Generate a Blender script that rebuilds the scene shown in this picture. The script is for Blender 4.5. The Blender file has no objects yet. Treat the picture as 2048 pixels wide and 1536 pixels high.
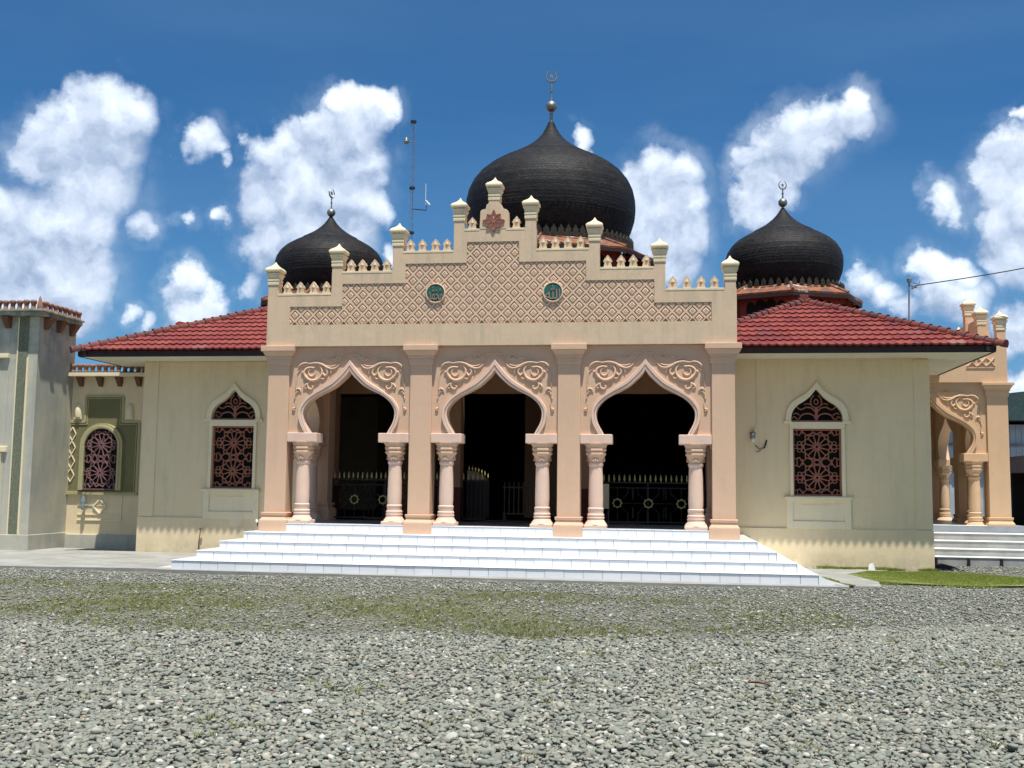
import bpy, bmesh, math, random
from mathutils import Vector, Matrix
random.seed(7)
R = math.radians
PI = math.pi
scene = bpy.context.scene

# ------------------------------------------------------------------ camera
CAM = Vector((2.89, -18.03, 1.42)); YAW, PITCH, ROLL, FPX = .1424, .0968, .0125, 2130.0
cF = Vector((-math.sin(YAW)*math.cos(PITCH), math.cos(YAW)*math.cos(PITCH), math.sin(PITCH)))
cR0 = Vector((math.cos(YAW), math.sin(YAW), 0)); cU0 = cR0.cross(cF)
cR = math.cos(ROLL)*cR0 + math.sin(ROLL)*cU0
cU = -math.sin(ROLL)*cR0 + math.cos(ROLL)*cU0
cam = bpy.data.cameras.new('camera'); camo = bpy.data.objects.new('camera', cam)
scene.collection.objects.link(camo)
rot = Matrix((cR, cU, -cF)).transposed()
camo.matrix_world = Matrix.Translation(CAM) @ rot.to_4x4()
cam.sensor_fit = 'HORIZONTAL'; cam.sensor_width = 36.0; cam.lens = FPX*36.0/2048.0
cam.clip_start = .1; cam.clip_end = 3000
scene.camera = camo

# ------------------------------------------------------------------ light
SUN = Vector((.50, -1.0, 3.85)).normalized()
EL = math.asin(SUN.z)
SKY_STRENGTH, SUN_STRENGTH, EXPOSURE = .074, 4.55, .63
w = bpy.data.worlds.new('World'); scene.world = w; w.use_nodes = True
NT = w.node_tree; NT.nodes.clear()
def wn(t, **k):
    n = NT.nodes.new(t)
    for a, b in k.items(): setattr(n, a, b)
    return n
def wl(a, b): NT.links.new(a, b)
def wmath(op, a, b=None, c=None, clamp=False):
    n = wn('ShaderNodeMath', operation=op); n.use_clamp = clamp
    for i, v in enumerate((a, b, c)):
        if v is None: continue
        if hasattr(v, 'links'): wl(v, n.inputs[i])
        else: n.inputs[i].default_value = v
    return n.outputs[0]
def wvec(op, a, b=None, s=None):
    n = wn('ShaderNodeVectorMath', operation=op)
    for i, v in enumerate((a, b)):
        if v is None: continue
        if hasattr(v, 'links'): wl(v, n.inputs[i])
        else: n.inputs[i].default_value = v
    if s is not None: n.inputs['Scale'].default_value = s
    return n.outputs['Value'] if op in ('DOT_PRODUCT', 'LENGTH') else n.outputs['Vector']
def wmix(f, a, b, blend='MIX'):
    n = wn('ShaderNodeMix', data_type='RGBA', blend_type=blend)
    for i, v in ((0, f), (6, a), (7, b)):
        if hasattr(v, 'links'): wl(v, n.inputs[i])
        else: n.inputs[i].default_value = v
    return n.outputs[2]
sky = wn('ShaderNodeTexSky', sky_type='NISHITA'); sky.sun_disc = False
sky.sun_elevation = EL; sky.sun_rotation = math.atan2(SUN.x, SUN.y)
sky.altitude = 0; sky.air_density = 1.0; sky.dust_density = .6; sky.ozone_density = 2.5
gen = wn('ShaderNodeTexCoord').outputs['Generated']
DIR = wvec('NORMALIZE', gen)
def pdir(x, y):
    return (cF + cR*((x-1024)/FPX) - cU*((y-768)/FPX)).normalized()
# cumulus clouds of the place: (x, y, r) of their billows as directions in the sky
BL = [(200,222,46),(240,222,42),(160,240,40),(140,290,52),(215,290,48),(105,330,38),(180,360,62),(72,325,20),(240,310,22),
(160,440,62),(195,400,45),(60,440,50),(120,520,75),(20,430,42),(30,520,68),(175,560,52),(60,600,68),(8,610,50),(150,625,42),(210,520,22),(214,450,24),
(285,450,20),(298,468,18),(398,278,24),(385,292,20),(425,296,15),(440,322,9),(330,306,8),(375,445,12),
(762,212,26),(738,220,32),(692,220,30),(702,255,42),(642,258,30),(602,268,18),(660,315,58),(715,320,44),(572,302,32),(542,330,40),(490,292,13),
(600,372,66),(680,400,58),(742,360,22),(530,400,38),(505,360,20),(620,460,58),(680,480,50),(540,480,36),(440,430,13),(500,560,18),(520,510,24),(740,430,30),
(383,560,26),(420,592,28),(362,578,18),(400,620,42),(450,632,18),(270,630,14),(310,648,14),(330,600,8),
(1150,268,15),(1166,296,9),(1312,342,40),(1290,372,50),(1362,352,36),(1372,412,36),(1330,430,58),(1382,472,36),(1340,520,50),(1300,480,58),(1268,420,40),(1372,530,22),(762,508,14),(775,520,16),
(1717,214,28),(1694,238,34),(1722,254,24),(1642,240,34),(1594,240,34),(1602,285,48),(1560,282,34),(1650,275,38),(1542,330,38),(1512,300,16),(1525,370,38),(1500,415,34),(1582,335,32),(1480,385,14),(1530,440,26),(1560,385,28),(1640,305,22),
(2044,235,12),(2032,315,38),(1992,322,16),(2044,380,48),(2000,352,26),(2012,440,32),(2044,500,48),(1992,500,26),(1900,402,20),(1884,414,16),(1918,422,16),(1936,434,12),
(1868,535,30),(1920,540,26),(1832,545,12),(1860,585,38),(1920,590,38),(1958,565,20),(1728,574,24),(1760,592,20),(1708,545,12),(1700,570,18),(2042,650,42),(1995,700,20),(1800,620,18),(2044,800,30),(2000,780,20)]
# a turbulent push of the lookup direction makes billowed edges
nz1 = wn('ShaderNodeTexNoise', noise_dimensions='3D'); nz1.inputs['Scale'].default_value = 9.0; nz1.inputs['Detail'].default_value = 3.0
wl(DIR, nz1.inputs['Vector'])
w1 = wvec('SCALE', wvec('SUBTRACT', nz1.outputs['Color'], (.5, .5, .5)), s=.050)
nz2 = wn('ShaderNodeTexNoise', noise_dimensions='3D'); nz2.inputs['Scale'].default_value = 34.0; nz2.inputs['Detail'].default_value = 5.0; nz2.inputs['Roughness'].default_value = .6
wl(DIR, nz2.inputs['Vector'])
w2 = wvec('SCALE', wvec('SUBTRACT', nz2.outputs['Color'], (.5, .5, .5)), s=.030)
DW = wvec('ADD', wvec('ADD', DIR, w1), w2)
def blobs(dvec):
    acc = None
    for (x, y, r) in BL:
        c = pdir(x, y); rr = r*(1.30 if r > 25 else 1.7)/FPX
        dist2 = wvec('DOT_PRODUCT', wvec('SUBTRACT', dvec, tuple(c)), None)
        n = dist2.node; wl(n.inputs[0].links[0].from_socket, n.inputs[1])
        f = wmath('MULTIPLY_ADD', dist2, -1.0/(rr*rr), 1.0 if r > 25 else .25+.02*r)
        acc = f if acc is None else wmath('SMOOTH_MAX', acc, f, .25)
    return acc
fldA = blobs(DW)
fldB = blobs(wvec('ADD', DW, (.006, 0, .020)))
# elsewhere in the sky the same kind of scattered cumulus goes on
nz3 = wn('ShaderNodeTexNoise', noise_dimensions='3D'); nz3.inputs['Scale'].default_value = 3.2; nz3.inputs['Detail'].default_value = 7.0; nz3.inputs['Roughness'].default_value = .55
wl(DW, nz3.inputs['Vector'])
gfld = wmath('MULTIPLY', wmath('SUBTRACT', nz3.outputs['Fac'], .55), 9.0)
infr = wmath('GREATER_THAN', wvec('DOT_PRODUCT', DIR, tuple(cF)), .78)
sep = wn('ShaderNodeSeparateXYZ'); wl(DIR, sep.inputs[0])
sk = wmix(1.0, sky.outputs['Color'], (.27, .61, .86, 1), 'MULTIPLY')
# thin high haze streaks, paler towards the horizon
nz6 = wn('ShaderNodeTexNoise', noise_dimensions='3D'); nz6.inputs['Scale'].default_value = 2.0; nz6.inputs['Detail'].default_value = 6.0
mp = wn('ShaderNodeMapping'); mp.inputs['Scale'].default_value = (1, 1, 5); wl(DIR, mp.inputs['Vector']); wl(mp.outputs[0], nz6.inputs['Vector'])
hz = wmath('MULTIPLY', wmath('SUBTRACT', nz6.outputs['Fac'], .42, clamp=True), .35, clamp=True)
lowh = wmath('SUBTRACT', .62, wmath('MULTIPLY', sep.outputs['Z'], 2.0), clamp=True)
hz = wmath('ADD', hz, wmath('MULTIPLY', lowh, .42), clamp=True)
sk = wmix(hz, sk, (2.3, 4.0, 6.2, 1))
nz4 = wn('ShaderNodeTexNoise', noise_dimensions='3D'); nz4.inputs['Scale'].default_value = 20.0; nz4.inputs['Detail'].default_value = 5.0; nz4.inputs['Roughness'].default_value = .55
wl(DW, nz4.inputs['Vector'])
nz5 = wn('ShaderNodeTexNoise', noise_dimensions='3D'); nz5.inputs['Scale'].default_value = 20.0; nz5.inputs['Detail'].default_value = 5.0; nz5.inputs['Roughness'].default_value = .55
wl(wvec('ADD', DW, (.004, 0, .014)), nz5.inputs['Vector'])
bil = wmath('MULTIPLY', wmath('SUBTRACT', nz4.outputs['Fac'], nz5.outputs['Fac']), 2.0)
edge = wmath('MULTIPLY', wmath('SUBTRACT', nz2.outputs['Fac'], .5), 1.7)
def skyshader(fld, tone):
    fld = wmath('ADD', fld, edge)
    mr = wn('ShaderNodeMapRange', interpolation_type='SMOOTHSTEP'); mr.inputs['From Min'].default_value = -.50; mr.inputs['From Max'].default_value = .75
    wl(fld, mr.inputs['Value'])
    tone = wmath('ADD', tone, bil, clamp=True)
    ws = wn('ShaderNodeMapRange', interpolation_type='SMOOTHSTEP'); ws.inputs['From Min'].default_value = -2.4; ws.inputs['From Max'].default_value = .3; wl(fld, ws.inputs['Value'])
    wisp = wmath('MULTIPLY', wmath('MULTIPLY', ws.outputs['Result'], wmath('MULTIPLY', wmath('SUBTRACT', wmath('MULTIPLY_ADD', nz2.outputs['Fac'], .5, nz1.outputs['Fac']), .66, clamp=True), 2.6, clamp=True)), .45, clamp=True)
    cloudc = wmix(tone, CLOUD_LO, CLOUD_HI)
    col = wmix(wmath('MULTIPLY', wmath('MAXIMUM', mr.outputs['Result'], wisp), .97), sk, cloudc)
    b_ = wn('ShaderNodeBackground'); b_.inputs['Strength'].default_value = SKY_STRENGTH; wl(col, b_.inputs['Color'])
    return b_.outputs[0]
CLOUD_LO, CLOUD_HI = (3.3, 4.3, 6.1, 1), (9.4, 10.3, 11.6, 1)
shA = skyshader(fldA, wmath('MULTIPLY_ADD', wmath('SUBTRACT', fldA, fldB), .30, .34))
shB = skyshader(gfld, .5)
mx_ = wn('ShaderNodeMixShader'); wl(infr, mx_.inputs[0]); wl(shB, mx_.inputs[1]); wl(shA, mx_.inputs[2])
wo = wn('ShaderNodeOutputWorld'); wl(mx_.outputs[0], wo.inputs['Surface'])

sd = bpy.data.lights.new('sun', 'SUN'); sd.energy = SUN_STRENGTH; sd.angle = R(.53); sd.color = (1, .965, .90)
so = bpy.data.objects.new('sun', sd); scene.collection.objects.link(so)
so.rotation_euler = (-SUN).to_track_quat('-Z', 'Y').to_euler(); so.location = (5, -10, 30)
vs = scene.view_settings; vs.view_transform = 'Standard'; vs.look = 'None'; vs.exposure = EXPOSURE; vs.gamma = 1; vs.use_curve_mapping = False
scene.cycles.max_bounces = 8; scene.cycles.diffuse_bounces = 4

# ------------------------------------------------------------------ materials
class M:
    def __init__(s, name, rough=.8, spec=.3):
        s.m = bpy.data.materials.new(name); s.m.use_nodes = True; s.t = s.m.node_tree
        s.b = s.t.nodes['Principled BSDF']; s.b.inputs['Roughness'].default_value = rough
        s.b.inputs['Specular IOR Level'].default_value = spec
        s.co = s.t.nodes.new('ShaderNodeTexCoord').outputs['Object']
        g = s.t.nodes.new('ShaderNodeNewGeometry'); s.pos = g.outputs['Position']
    def n(s, t, **k):
        x = s.t.nodes.new(t)
        for a, b in k.items(): setattr(x, a, b)
        return x
    def l(s, a, b): s.t.links.new(a, b)
    def setin(s, n, i, v):
        if hasattr(v, 'links'): s.l(v, n.inputs[i])
        elif v is not None: n.inputs[i].default_value = v
    def noise(s, scale, detail=4, rough=.5, vec=None, stretch=None, dist=0):
        n = s.n('ShaderNodeTexNoise'); n.inputs['Scale'].default_value = scale; n.inputs['Detail'].default_value = detail
        n.inputs['Roughness'].default_value = rough; n.inputs['Distortion'].default_value = dist
        v = vec or s.pos
        if stretch:
            mp = s.n('ShaderNodeMapping'); mp.inputs['Scale'].default_value = stretch; s.l(v, mp.inputs['Vector']); v = mp.outputs[0]
        s.l(v, n.inputs['Vector']); return n.outputs['Fac']
    def ramp(s, f, stops):
        r = s.n('ShaderNodeValToRGB'); e = r.color_ramp.elements
        while len(e) < len(stops): e.new(.5)
        for el, (p, c) in zip(e, stops):
            el.position = p; el.color = tuple(c) + (1,) if not isinstance(c, (int, float)) else (c, c, c, 1)
        s.setin(r, 0, f); return r.outputs['Color']
    def mix(s, f, a, b, blend='MIX'):
        n = s.n('ShaderNodeMix', data_type='RGBA', blend_type=blend)
        s.setin(n, 0, f)
        for i, v in ((6, a), (7, b)):
            if isinstance(v, (tuple, list)): v = tuple(v) + (1,) if len(v) == 3 else v
            s.setin(n, i, v)
        return n.outputs[2]
    def math(s, op, a, b=None, c=None, clamp=False):
        n = s.n('ShaderNodeMath', operation=op); n.use_clamp = clamp
        for i, v in enumerate((a, b, c)): s.setin(n, i, v)
        return n.outputs[0]
    def bump(s, h, strength=.3, dist=.01, normal=None):
        n = s.n('ShaderNodeBump'); n.inputs['Strength'].default_value = strength; n.inputs['Distance'].default_value = dist
        s.l(h, n.inputs['Height'])
        if normal is not None: s.l(normal, n.inputs['Normal'])
        return n.outputs['Normal']
    def out(s, col=None, normal=None, rough=None):
        if col is not None:
            if isinstance(col, (tuple, list)): s.b.inputs['Base Color'].default_value = tuple(col)[:3] + (1,)
            else: s.l(col, s.b.inputs['Base Color'])
        if normal is not None: s.l(normal, s.b.inputs['Normal'])
        if rough is not None: s.setin(s.b, 'Roughness', rough)
        return s.m

def plaster(name, c1, c2, stain=(.28, .26, .2), amt=.35, streak=.5, rough=.85, grain=90):
    m = M(name, rough, .2)
    a = m.noise(.9, 5, .6); b = m.noise(5.5, 4, .6)
    c = m.mix(m.ramp(m.math('ADD', m.math('MULTIPLY', a, .7), m.math('MULTIPLY', b, .3)), [(.35, 0), (.65, 1)]), c1, c2)
    st = m.noise(2.2, 6, .65, stretch=(1.6, 1.6, .35))
    c = m.mix(m.math('MULTIPLY', m.ramp(st, [(.50, 0), (.74, 1)]), amt), c, stain)
    sk = m.noise(9, 4, .6, stretch=(1, 1, .07))
    c = m.mix(m.math('MULTIPLY', m.ramp(sk, [(.52, 0), (.8, 1)]), streak*.5), c, stain)
    sp = m.noise(30, 2, .5)
    c = m.mix(m.math('MULTIPLY', m.ramp(sp, [(.3, 1), (.42, 0)]), .12), c, stain)
    zz = m.n('ShaderNodeSeparateXYZ'); m.l(m.pos, zz.inputs[0])
    low = m.math('SUBTRACT', .55, m.math('MULTIPLY', zz.outputs['Z'], 1.6), clamp=True)
    c = m.mix(m.math('MULTIPLY', low, m.ramp(m.noise(5, 6, .7), [(.35, 0), (.62, 1)])), c, (.27, .25, .17))
    h = m.math('ADD', m.noise(grain, 3, .6), m.math('MULTIPLY', m.noise(7, 3, .5), 1.5))
    return m.out(c, m.bump(h, .35, .006))

PEACH = plaster('peach plaster', (.665, .43, .295), (.61, .415, .27), (.42, .32, .22), .30, .25)
PINK = plaster('pink plaster', (.74, .51, .385), (.67, .495, .39), (.45, .36, .30), .25, .2)
CREAM = plaster('weathered cream plaster', (.655, .485, .325), (.61, .455, .305), (.36, .32, .22), .48, .75)
LATT = plaster('tan lattice plaster', (.73, .52, .37), (.67, .49, .34), (.42, .33, .23), .3, .3)
WALL = plaster('pale cream wall paint', (.735, .60, .385), (.68, .56, .355), (.40, .36, .24), .32, .40)
FRAME = plaster('ivory frame paint', (.77, .67, .46), (.72, .63, .43), (.40, .38, .28), .2, .2)
SOFFIT = plaster('soffit paint', (.70, .66, .52), (.62, .60, .49), (.35, .34, .26), .3, .1)
CAPW = plaster('sunbleached cap paint', (.74, .62, .40), (.68, .56, .38), (.34, .31, .22), .4, .3)
SIDEP = plaster('apricot plaster', (.68, .44, .26), (.60, .41, .25), (.40, .30, .2), .25, .2)
BROWNP = plaster('brown interior paint', (.40, .23, .13), (.34, .20, .12), (.1, .06, .04), .3, .2)
DADO = plaster('dark red dado paint', (.12, .035, .025), (.10, .035, .025), (.03, .02, .02), .3, .2)
DARKIN = plaster('dark hall gloom', (.035, .03, .025), (.028, .024, .02), (.02, .02, .02), .2, .2)  # near-black walls: the gloom of the closed hall is put into the colour

def tower_mat():
    m = M('weathered tower plaster', .9, .15)
    a = m.noise(1.1, 6, .62)
    c = m.mix(m.ramp(a, [(.35, 0), (.65, 1)]), (.50, .47, .36), (.37, .37, .32))
    st = m.noise(3.0, 6, .65, stretch=(1.2, 1.2, .22))
    c = m.mix(m.math('MULTIPLY', m.ramp(st, [(.46, 0), (.7, 1)]), .55), c, (.25, .27, .25))
    sp = m.n('ShaderNodeSeparateXYZ'); m.l(m.pos, sp.inputs[0])
    up = m.math('MULTIPLY', m.math('SUBTRACT', sp.outputs['Z'], 3.3), .45, clamp=True)
    g = m.noise(2.6, 6, .7)
    c = m.mix(m.math('MULTIPLY', up, m.ramp(g, [(.42, 0), (.62, 1)])), c, (.13, .18, .13))
    return m.out(c, m.bump(m.math('ADD', m.noise(70, 3), m.noise(6, 4)), .4, .008))
TOWER = tower_mat()
def slab_mat():
    m = M('mossy cornice concrete', .9, .15)
    c = m.mix(m.ramp(m.noise(4, 6, .7), [(.4, 0), (.62, 1)]), (.40, .39, .30), (.13, .17, .12))
    return m.out(c, m.bump(m.noise(40, 4), .5, .01))
SLABM = slab_mat()
def rough_green():
    m = M('rough green render', .95, .1)
    h = m.noise(55, 4, .7, dist=1.5)
    c = m.mix(m.ramp(h, [(.38, 0), (.62, 1)]), (.10, .12, .075), (.30, .31, .22))
    return m.out(c, m.bump(h, 1.0, .03))
ROUGHG = rough_green()
def olive():
    m = M('olive stippled render', .95, .1)
    h = m.noise(70, 4, .7)
    c = m.mix(m.ramp(h, [(.38, 0), (.62, 1)]), (.145, .135, .065), (.225, .205, .11))
    c = m.mix(m.math('MULTIPLY', m.ramp(m.noise(2.5, 5), [(.5, 0), (.7, 1)]), .4), c, (.12, .12, .06))
    return m.out(c, m.bump(h, .8, .012))
OLIVE = olive()
OLIVEF = plaster('olive trim paint', (.42, .38, .20), (.36, .33, .18), (.22, .2, .1), .4, .3)

def pieces(name, stops, rough=.7, spec=.3, grain=60, bstr=.35, extra=None, dirt=None):
    m = M(name, rough, spec)
    oi = m.n('ShaderNodeObjectInfo'); c = m.ramp(oi.outputs['Random'], stops)
    if dirt: c = m.mix(m.math('MULTIPLY', m.ramp(m.noise(dirt[0], 5, .65), [(.5, 0), (.72, 1)]), dirt[2]), c, dirt[1])
    return m.out(c, m.bump(m.noise(grain, 3), bstr, .006))
RTILE = pieces('red roof tile glaze', [(0, (.165, .026, .022)), (.35, (.20, .036, .028)), (.7, (.225, .050, .034)), (.93, (.14, .024, .024)), (1, (.28, .11, .09))], .55, .3, 40, .2, dirt=(6, (.16, .05, .05), .45))
RIDGE = pieces('weathered ridge tile', [(0, (.12, .032, .028)), (.5, (.17, .045, .035)), (1, (.08, .035, .032))], .7, .3, 40, .4, dirt=(9, (.05, .035, .03), .75))
TERRA = pieces('terracotta', [(0, (.27, .13, .085)), (.5, (.33, .17, .11)), (1, (.22, .11, .08))], .85, .2, 50, .4, dirt=(12, (.12, .09, .07), .6))
WTILE = pieces('white ceramic tile', [(0, (.70, .71, .725)), (.5, (.76, .77, .78)), (1, (.73, .735, .735))], .28, .5, 8, .05, dirt=(7, (.60, .60, .56), .28))
def tread_mat():
    m = M('white tread tile', .3, .5)
    br = m.n('ShaderNodeTexBrick'); br.offset = 0; br.inputs['Scale'].default_value = 1
    br.inputs['Brick Width'].default_value = .3; br.inputs['Row Height'].default_value = .3; br.inputs['Mortar Size'].default_value = .004
    br.inputs['Color1'].default_value = (.78, .785, .79, 1); br.inputs['Color2'].default_value = (.72, .73, .75, 1); br.inputs['Mortar'].default_value = (.4, .4, .38, 1)
    m.l(m.pos, br.inputs['Vector'])
    c = m.mix(m.math('MULTIPLY', m.ramp(m.noise(5, 5), [(.5, 0), (.7, 1)]), .25), br.outputs['Color'], (.62, .60, .54))
    return m.out(c)
TREAD = tread_mat()
GROUT = M('grey grout', .9).out((.42, .42, .38))
def simple(name, c, rough=.7, spec=.3, metal=0, var=None, nscale=8, grain=50, bstr=.25):
    m = M(name, rough, spec); m.b.inputs['Metallic'].default_value = metal
    if var: c = m.mix(m.ramp(m.noise(nscale, 5, .6), [(.38, 0), (.64, 1)]), c, var)
    return m.out(c, m.bump(m.noise(grain, 3), bstr, .005))
FASCIA = simple('dark brown fascia paint', (.035, .018, .014), .6, .3, var=(.02, .014, .012))
SCREEN = simple('red oxide screen paint', (.32, .13, .085), .8, .2, var=(.25, .105, .07), nscale=20)
SCREENP = simple('purplish screen paint', (.24, .12, .12), .85, .2, var=(.13, .08, .08), nscale=20)
STARM = simple('brick red star paint', (.36, .12, .08), .8, .2, var=(.28, .10, .075), nscale=30)
DRUM = simple('orange red drum paint', (.20, .045, .025), .85, .2, var=(.11, .032, .022), nscale=3)
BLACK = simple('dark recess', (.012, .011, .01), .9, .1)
GREENM = simple('green medallion paint', (.015, .14, .10), .6, .3, var=(.02, .08, .06), nscale=25)
CALL = simple('faded rose lettering', (.40, .20, .17), .7, .3, var=(.25, .20, .15), nscale=30)
STEEL = simple('weathered steel', (.30, .31, .30), .45, .5, metal=.85, var=(.18, .18, .16), nscale=14)
MASTM = simple('grey mast steel', (.14, .16, .19), .7, .3, var=(.24, .25, .27), nscale=3)
DMETAL = simple('dark railing paint', (.03, .02, .018), .6, .4)
GOLD = simple('gold paint', (.62, .52, .20), .45, .5, var=(.45, .37, .15), nscale=40)
GATEM = simple('weathered gate bars', (.20, .17, .11), .8, .2, var=(.14, .12, .08), nscale=12)
FLOORM = simple('grey porch floor tile', (.30, .32, .33), .3, .5, var=(.24, .26, .28), nscale=4)
GREYST = simple('grey step render', (.36, .355, .33), .9, .2, var=(.28, .28, .26), nscale=4)
WEDGE = simple('white step edging', (.80, .80, .76), .5, .4)
CABLE = simple('black cable', (.02, .02, .02), .6, .3)
WOOD = simple('weathered wood', (.16, .10, .07), .85, .2, var=(.10, .07, .05), nscale=20)
WHITEP = simple('white plastic', (.72, .72, .70), .4, .5)
REDROOF = simple('bright red painted roof', (.45, .04, .03), .6, .3, var=(.35, .04, .03))
def rust():
    m = M('rusty sheet iron', .75, .3)
    c = m.mix(m.ramp(m.noise(5, 6, .7), [(.42, 0), (.6, 1)]), (.26, .095, .04), (.09, .05, .045))
    c = m.mix(m.ramp(m.noise(2.2, 4, .6), [(.60, 0), (.66, 1)]), c, (.50, .50, .48))
    return m.out(c, m.bump(m.noise(30, 3), .4, .01))
RUST = rust()
def shingle():
    m = M('black dome shingle', .6, .22)
    sp = m.n('ShaderNodeSeparateXYZ'); m.l(m.co, sp.inputs[0])
    ang = m.math('MULTIPLY', m.math('ARCTAN2', sp.outputs['Y'], sp.outputs['X']), 1.9)
    cb = m.n('ShaderNodeCombineXYZ'); m.l(ang, cb.inputs[0]); m.l(sp.outputs['Z'], cb.inputs[1])
    br = m.n('ShaderNodeTexBrick'); br.inputs['Scale'].default_value = 1
    br.inputs['Brick Width'].default_value = .115; br.inputs['Row Height'].default_value = .062; br.inputs['Mortar Size'].default_value = .003
    br.inputs['Color1'].default_value = (.004, .0045, .005, 1); br.inputs['Color2'].default_value = (.022, .020, .018, 1); br.inputs['Mortar'].default_value = (.004, .004, .004, 1)
    br.inputs['Bias'].default_value = -.2
    wob = m.n('ShaderNodeTexNoise'); wob.inputs['Scale'].default_value = 2.2; m.l(m.co, wob.inputs['Vector'])
    wv = m.n('ShaderNodeVectorMath', operation='SCALE'); wv.inputs['Scale'].default_value = .09; m.l(wob.outputs['Color'], wv.inputs[0])
    av = m.n('ShaderNodeVectorMath', operation='ADD'); m.l(cb.outputs[0], av.inputs[0]); m.l(wv.outputs[0], av.inputs[1])
    m.l(av.outputs[0], br.inputs['Vector'])
    n1 = m.noise(1.3, 6, .75, vec=m.co); n2 = m.noise(14, 4, .7, vec=m.co, stretch=(1, 1, 1.8))
    c = m.mix(m.ramp(n1, [(.36, 0), (.6, 1)]), (.007, .0075, .009), br.outputs['Color'])
    c = m.mix(m.math('MULTIPLY', m.ramp(m.noise(2.1, 6, .75, vec=m.co), [(.52, 0), (.70, 1)]), .6), c, (.036, .020, .016))
    n3 = m.noise(20, 3, .7, vec=m.co, stretch=(1, 1, 2.6)); n4 = m.noise(1.7, 3, .6, vec=m.co, stretch=(1, 1, 1.5))
    fl = m.math('MULTIPLY', m.ramp(n3, [(.61, 0), (.68, 1)]), m.ramp(n4, [(.50, 0), (.62, 1)]))
    c = m.mix(m.math('MULTIPLY', fl, .7), c, (.11, .13, .11))
    h = m.math('ADD', m.math('MULTIPLY', br.outputs['Fac'], .4), m.math('MULTIPLY', n2, -1.2))
    return m.out(c, m.bump(h, .7, .012), m.math('MULTIPLY_ADD', n2, .35, .45))
SHING = shingle()

def ground_mat():
    m = M('gravel bed', .95, .15)
    v = m.n('ShaderNodeTexVoronoi'); v.inputs['Scale'].default_value = 24; m.l(m.pos, v.inputs['Vector'])
    v2 = m.n('ShaderNodeTexVoronoi', feature='DISTANCE_TO_EDGE'); v2.inputs['Scale'].default_value = 24; m.l(m.pos, v2.inputs['Vector'])
    sv = m.n('ShaderNodeSeparateColor'); m.l(v.outputs['Color'], sv.inputs[0])
    c = m.ramp(sv.outputs[0], [(0, (.10, .10, .085)), (.5, (.17, .17, .145)), (.85, (.23, .225, .20)), (1, (.38, .36, .32))])
    c = m.mix(m.ramp(v2.outputs['Distance'], [(0, 1), (.10, 0)]), c, (.085, .085, .068))
    sp = m.n('ShaderNodeSeparateXYZ'); m.l(m.pos, sp.inputs[0])
    # trodden moss band between the steps and the fresh gravel
    dy = m.math('ABSOLUTE', m.math('ADD', sp.outputs['Y'], 5.3))
    band = m.math('SUBTRACT', 1.0, m.math('MULTIPLY', dy, .38), clamp=True)
    xr = m.math('MULTIPLY', m.math('SUBTRACT', 3.6, sp.outputs['X']), .35, clamp=True)
    ns = m.noise(.75, 6, .65)
    moss = m.math('MULTIPLY', m.math('MULTIPLY', m.math('POWER', band, .6), xr), m.ramp(ns, [(.33, 0), (.60, 1)]))
    mc = m.mix(m.ramp(m.noise(1.7, 5, .6), [(.4, 0), (.62, 1)]), (.135, .155, .055), (.20, .175, .085))
    mc = m.mix(m.ramp(m.noise(60, 3, .7), [(.4, 0), (.62, 1)]), mc, (.17, .16, .12))
    c = m.mix(m.math('MULTIPLY', moss, .9), c, mc)
    h = m.math('MULTIPLY', m.ramp(v2.outputs['Distance'], [(0, 0), (.25, 1)]), 1.0)
    return m.out(c, m.bump(h, .8, .02))
GROUND = ground_mat()
def conc(name, a, b, dark):
    m = M(name, .9, .2)
    c = m.mix(m.ramp(m.noise(1.3, 6, .65), [(.38, 0), (.62, 1)]), a, b)
    c = m.mix(m.math('MULTIPLY', m.ramp(m.noise(3.5, 6, .7, stretch=(.5, 1, 1)), [(.5, 0), (.68, 1)]), .6), c, dark)
    return m.out(c, m.bump(m.math('ADD', m.noise(80, 3), m.noise(6, 3)), .4, .006))
CONC = conc('worn apron concrete', (.24, .235, .21), (.31, .305, .28), (.15, .15, .12))
def pebble():
    m = M('river pebble', .75, .3)
    oi = m.n('ShaderNodeObjectInfo')
    c = m.ramp(oi.outputs['Random'], [(0, (.12, .13, .105)), (.10, (.165, .175, .145)), (.30, (.20, .188, .152)), (.42, (.178, .202, .165)), (.56, (.235, .23, .18)), (.72, (.205, .23, .188)), (.86, (.30, .278, .205)), (.95, (.37, .35, .29)), (.992, (.50, .49, .46)), (1, (.28, .17, .11))])
    c = m.mix(m.math('MULTIPLY', m.noise(30, 4, .6, vec=m.co), .35), c, (.12, .12, .11))
    return m.out(c, m.bump(m.noise(40, 3, vec=m.co), .2, .004))
PEB = pebble()
def grassm(name, a, b, c3):
    m = M(name, .8, .2); oi = m.n('ShaderNodeObjectInfo')
    return m.out(m.ramp(oi.outputs['Random'], [(0, a), (.5, b), (1, c3)]))
GRASSL = grassm('short lawn grass', (.17, .22, .03), (.23, .28, .05), (.32, .34, .10))
GRASSD = grassm('sparse dry grass', (.17, .20, .06), (.23, .25, .09), (.32, .29, .14))
SOIL = simple('green soil', (.15, .19, .045), .95, .1, var=(.21, .21, .09), nscale=5)
LEAF = simple('dark foliage', (.03, .07, .02), .7, .3, var=(.05, .10, .03), nscale=6)

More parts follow.
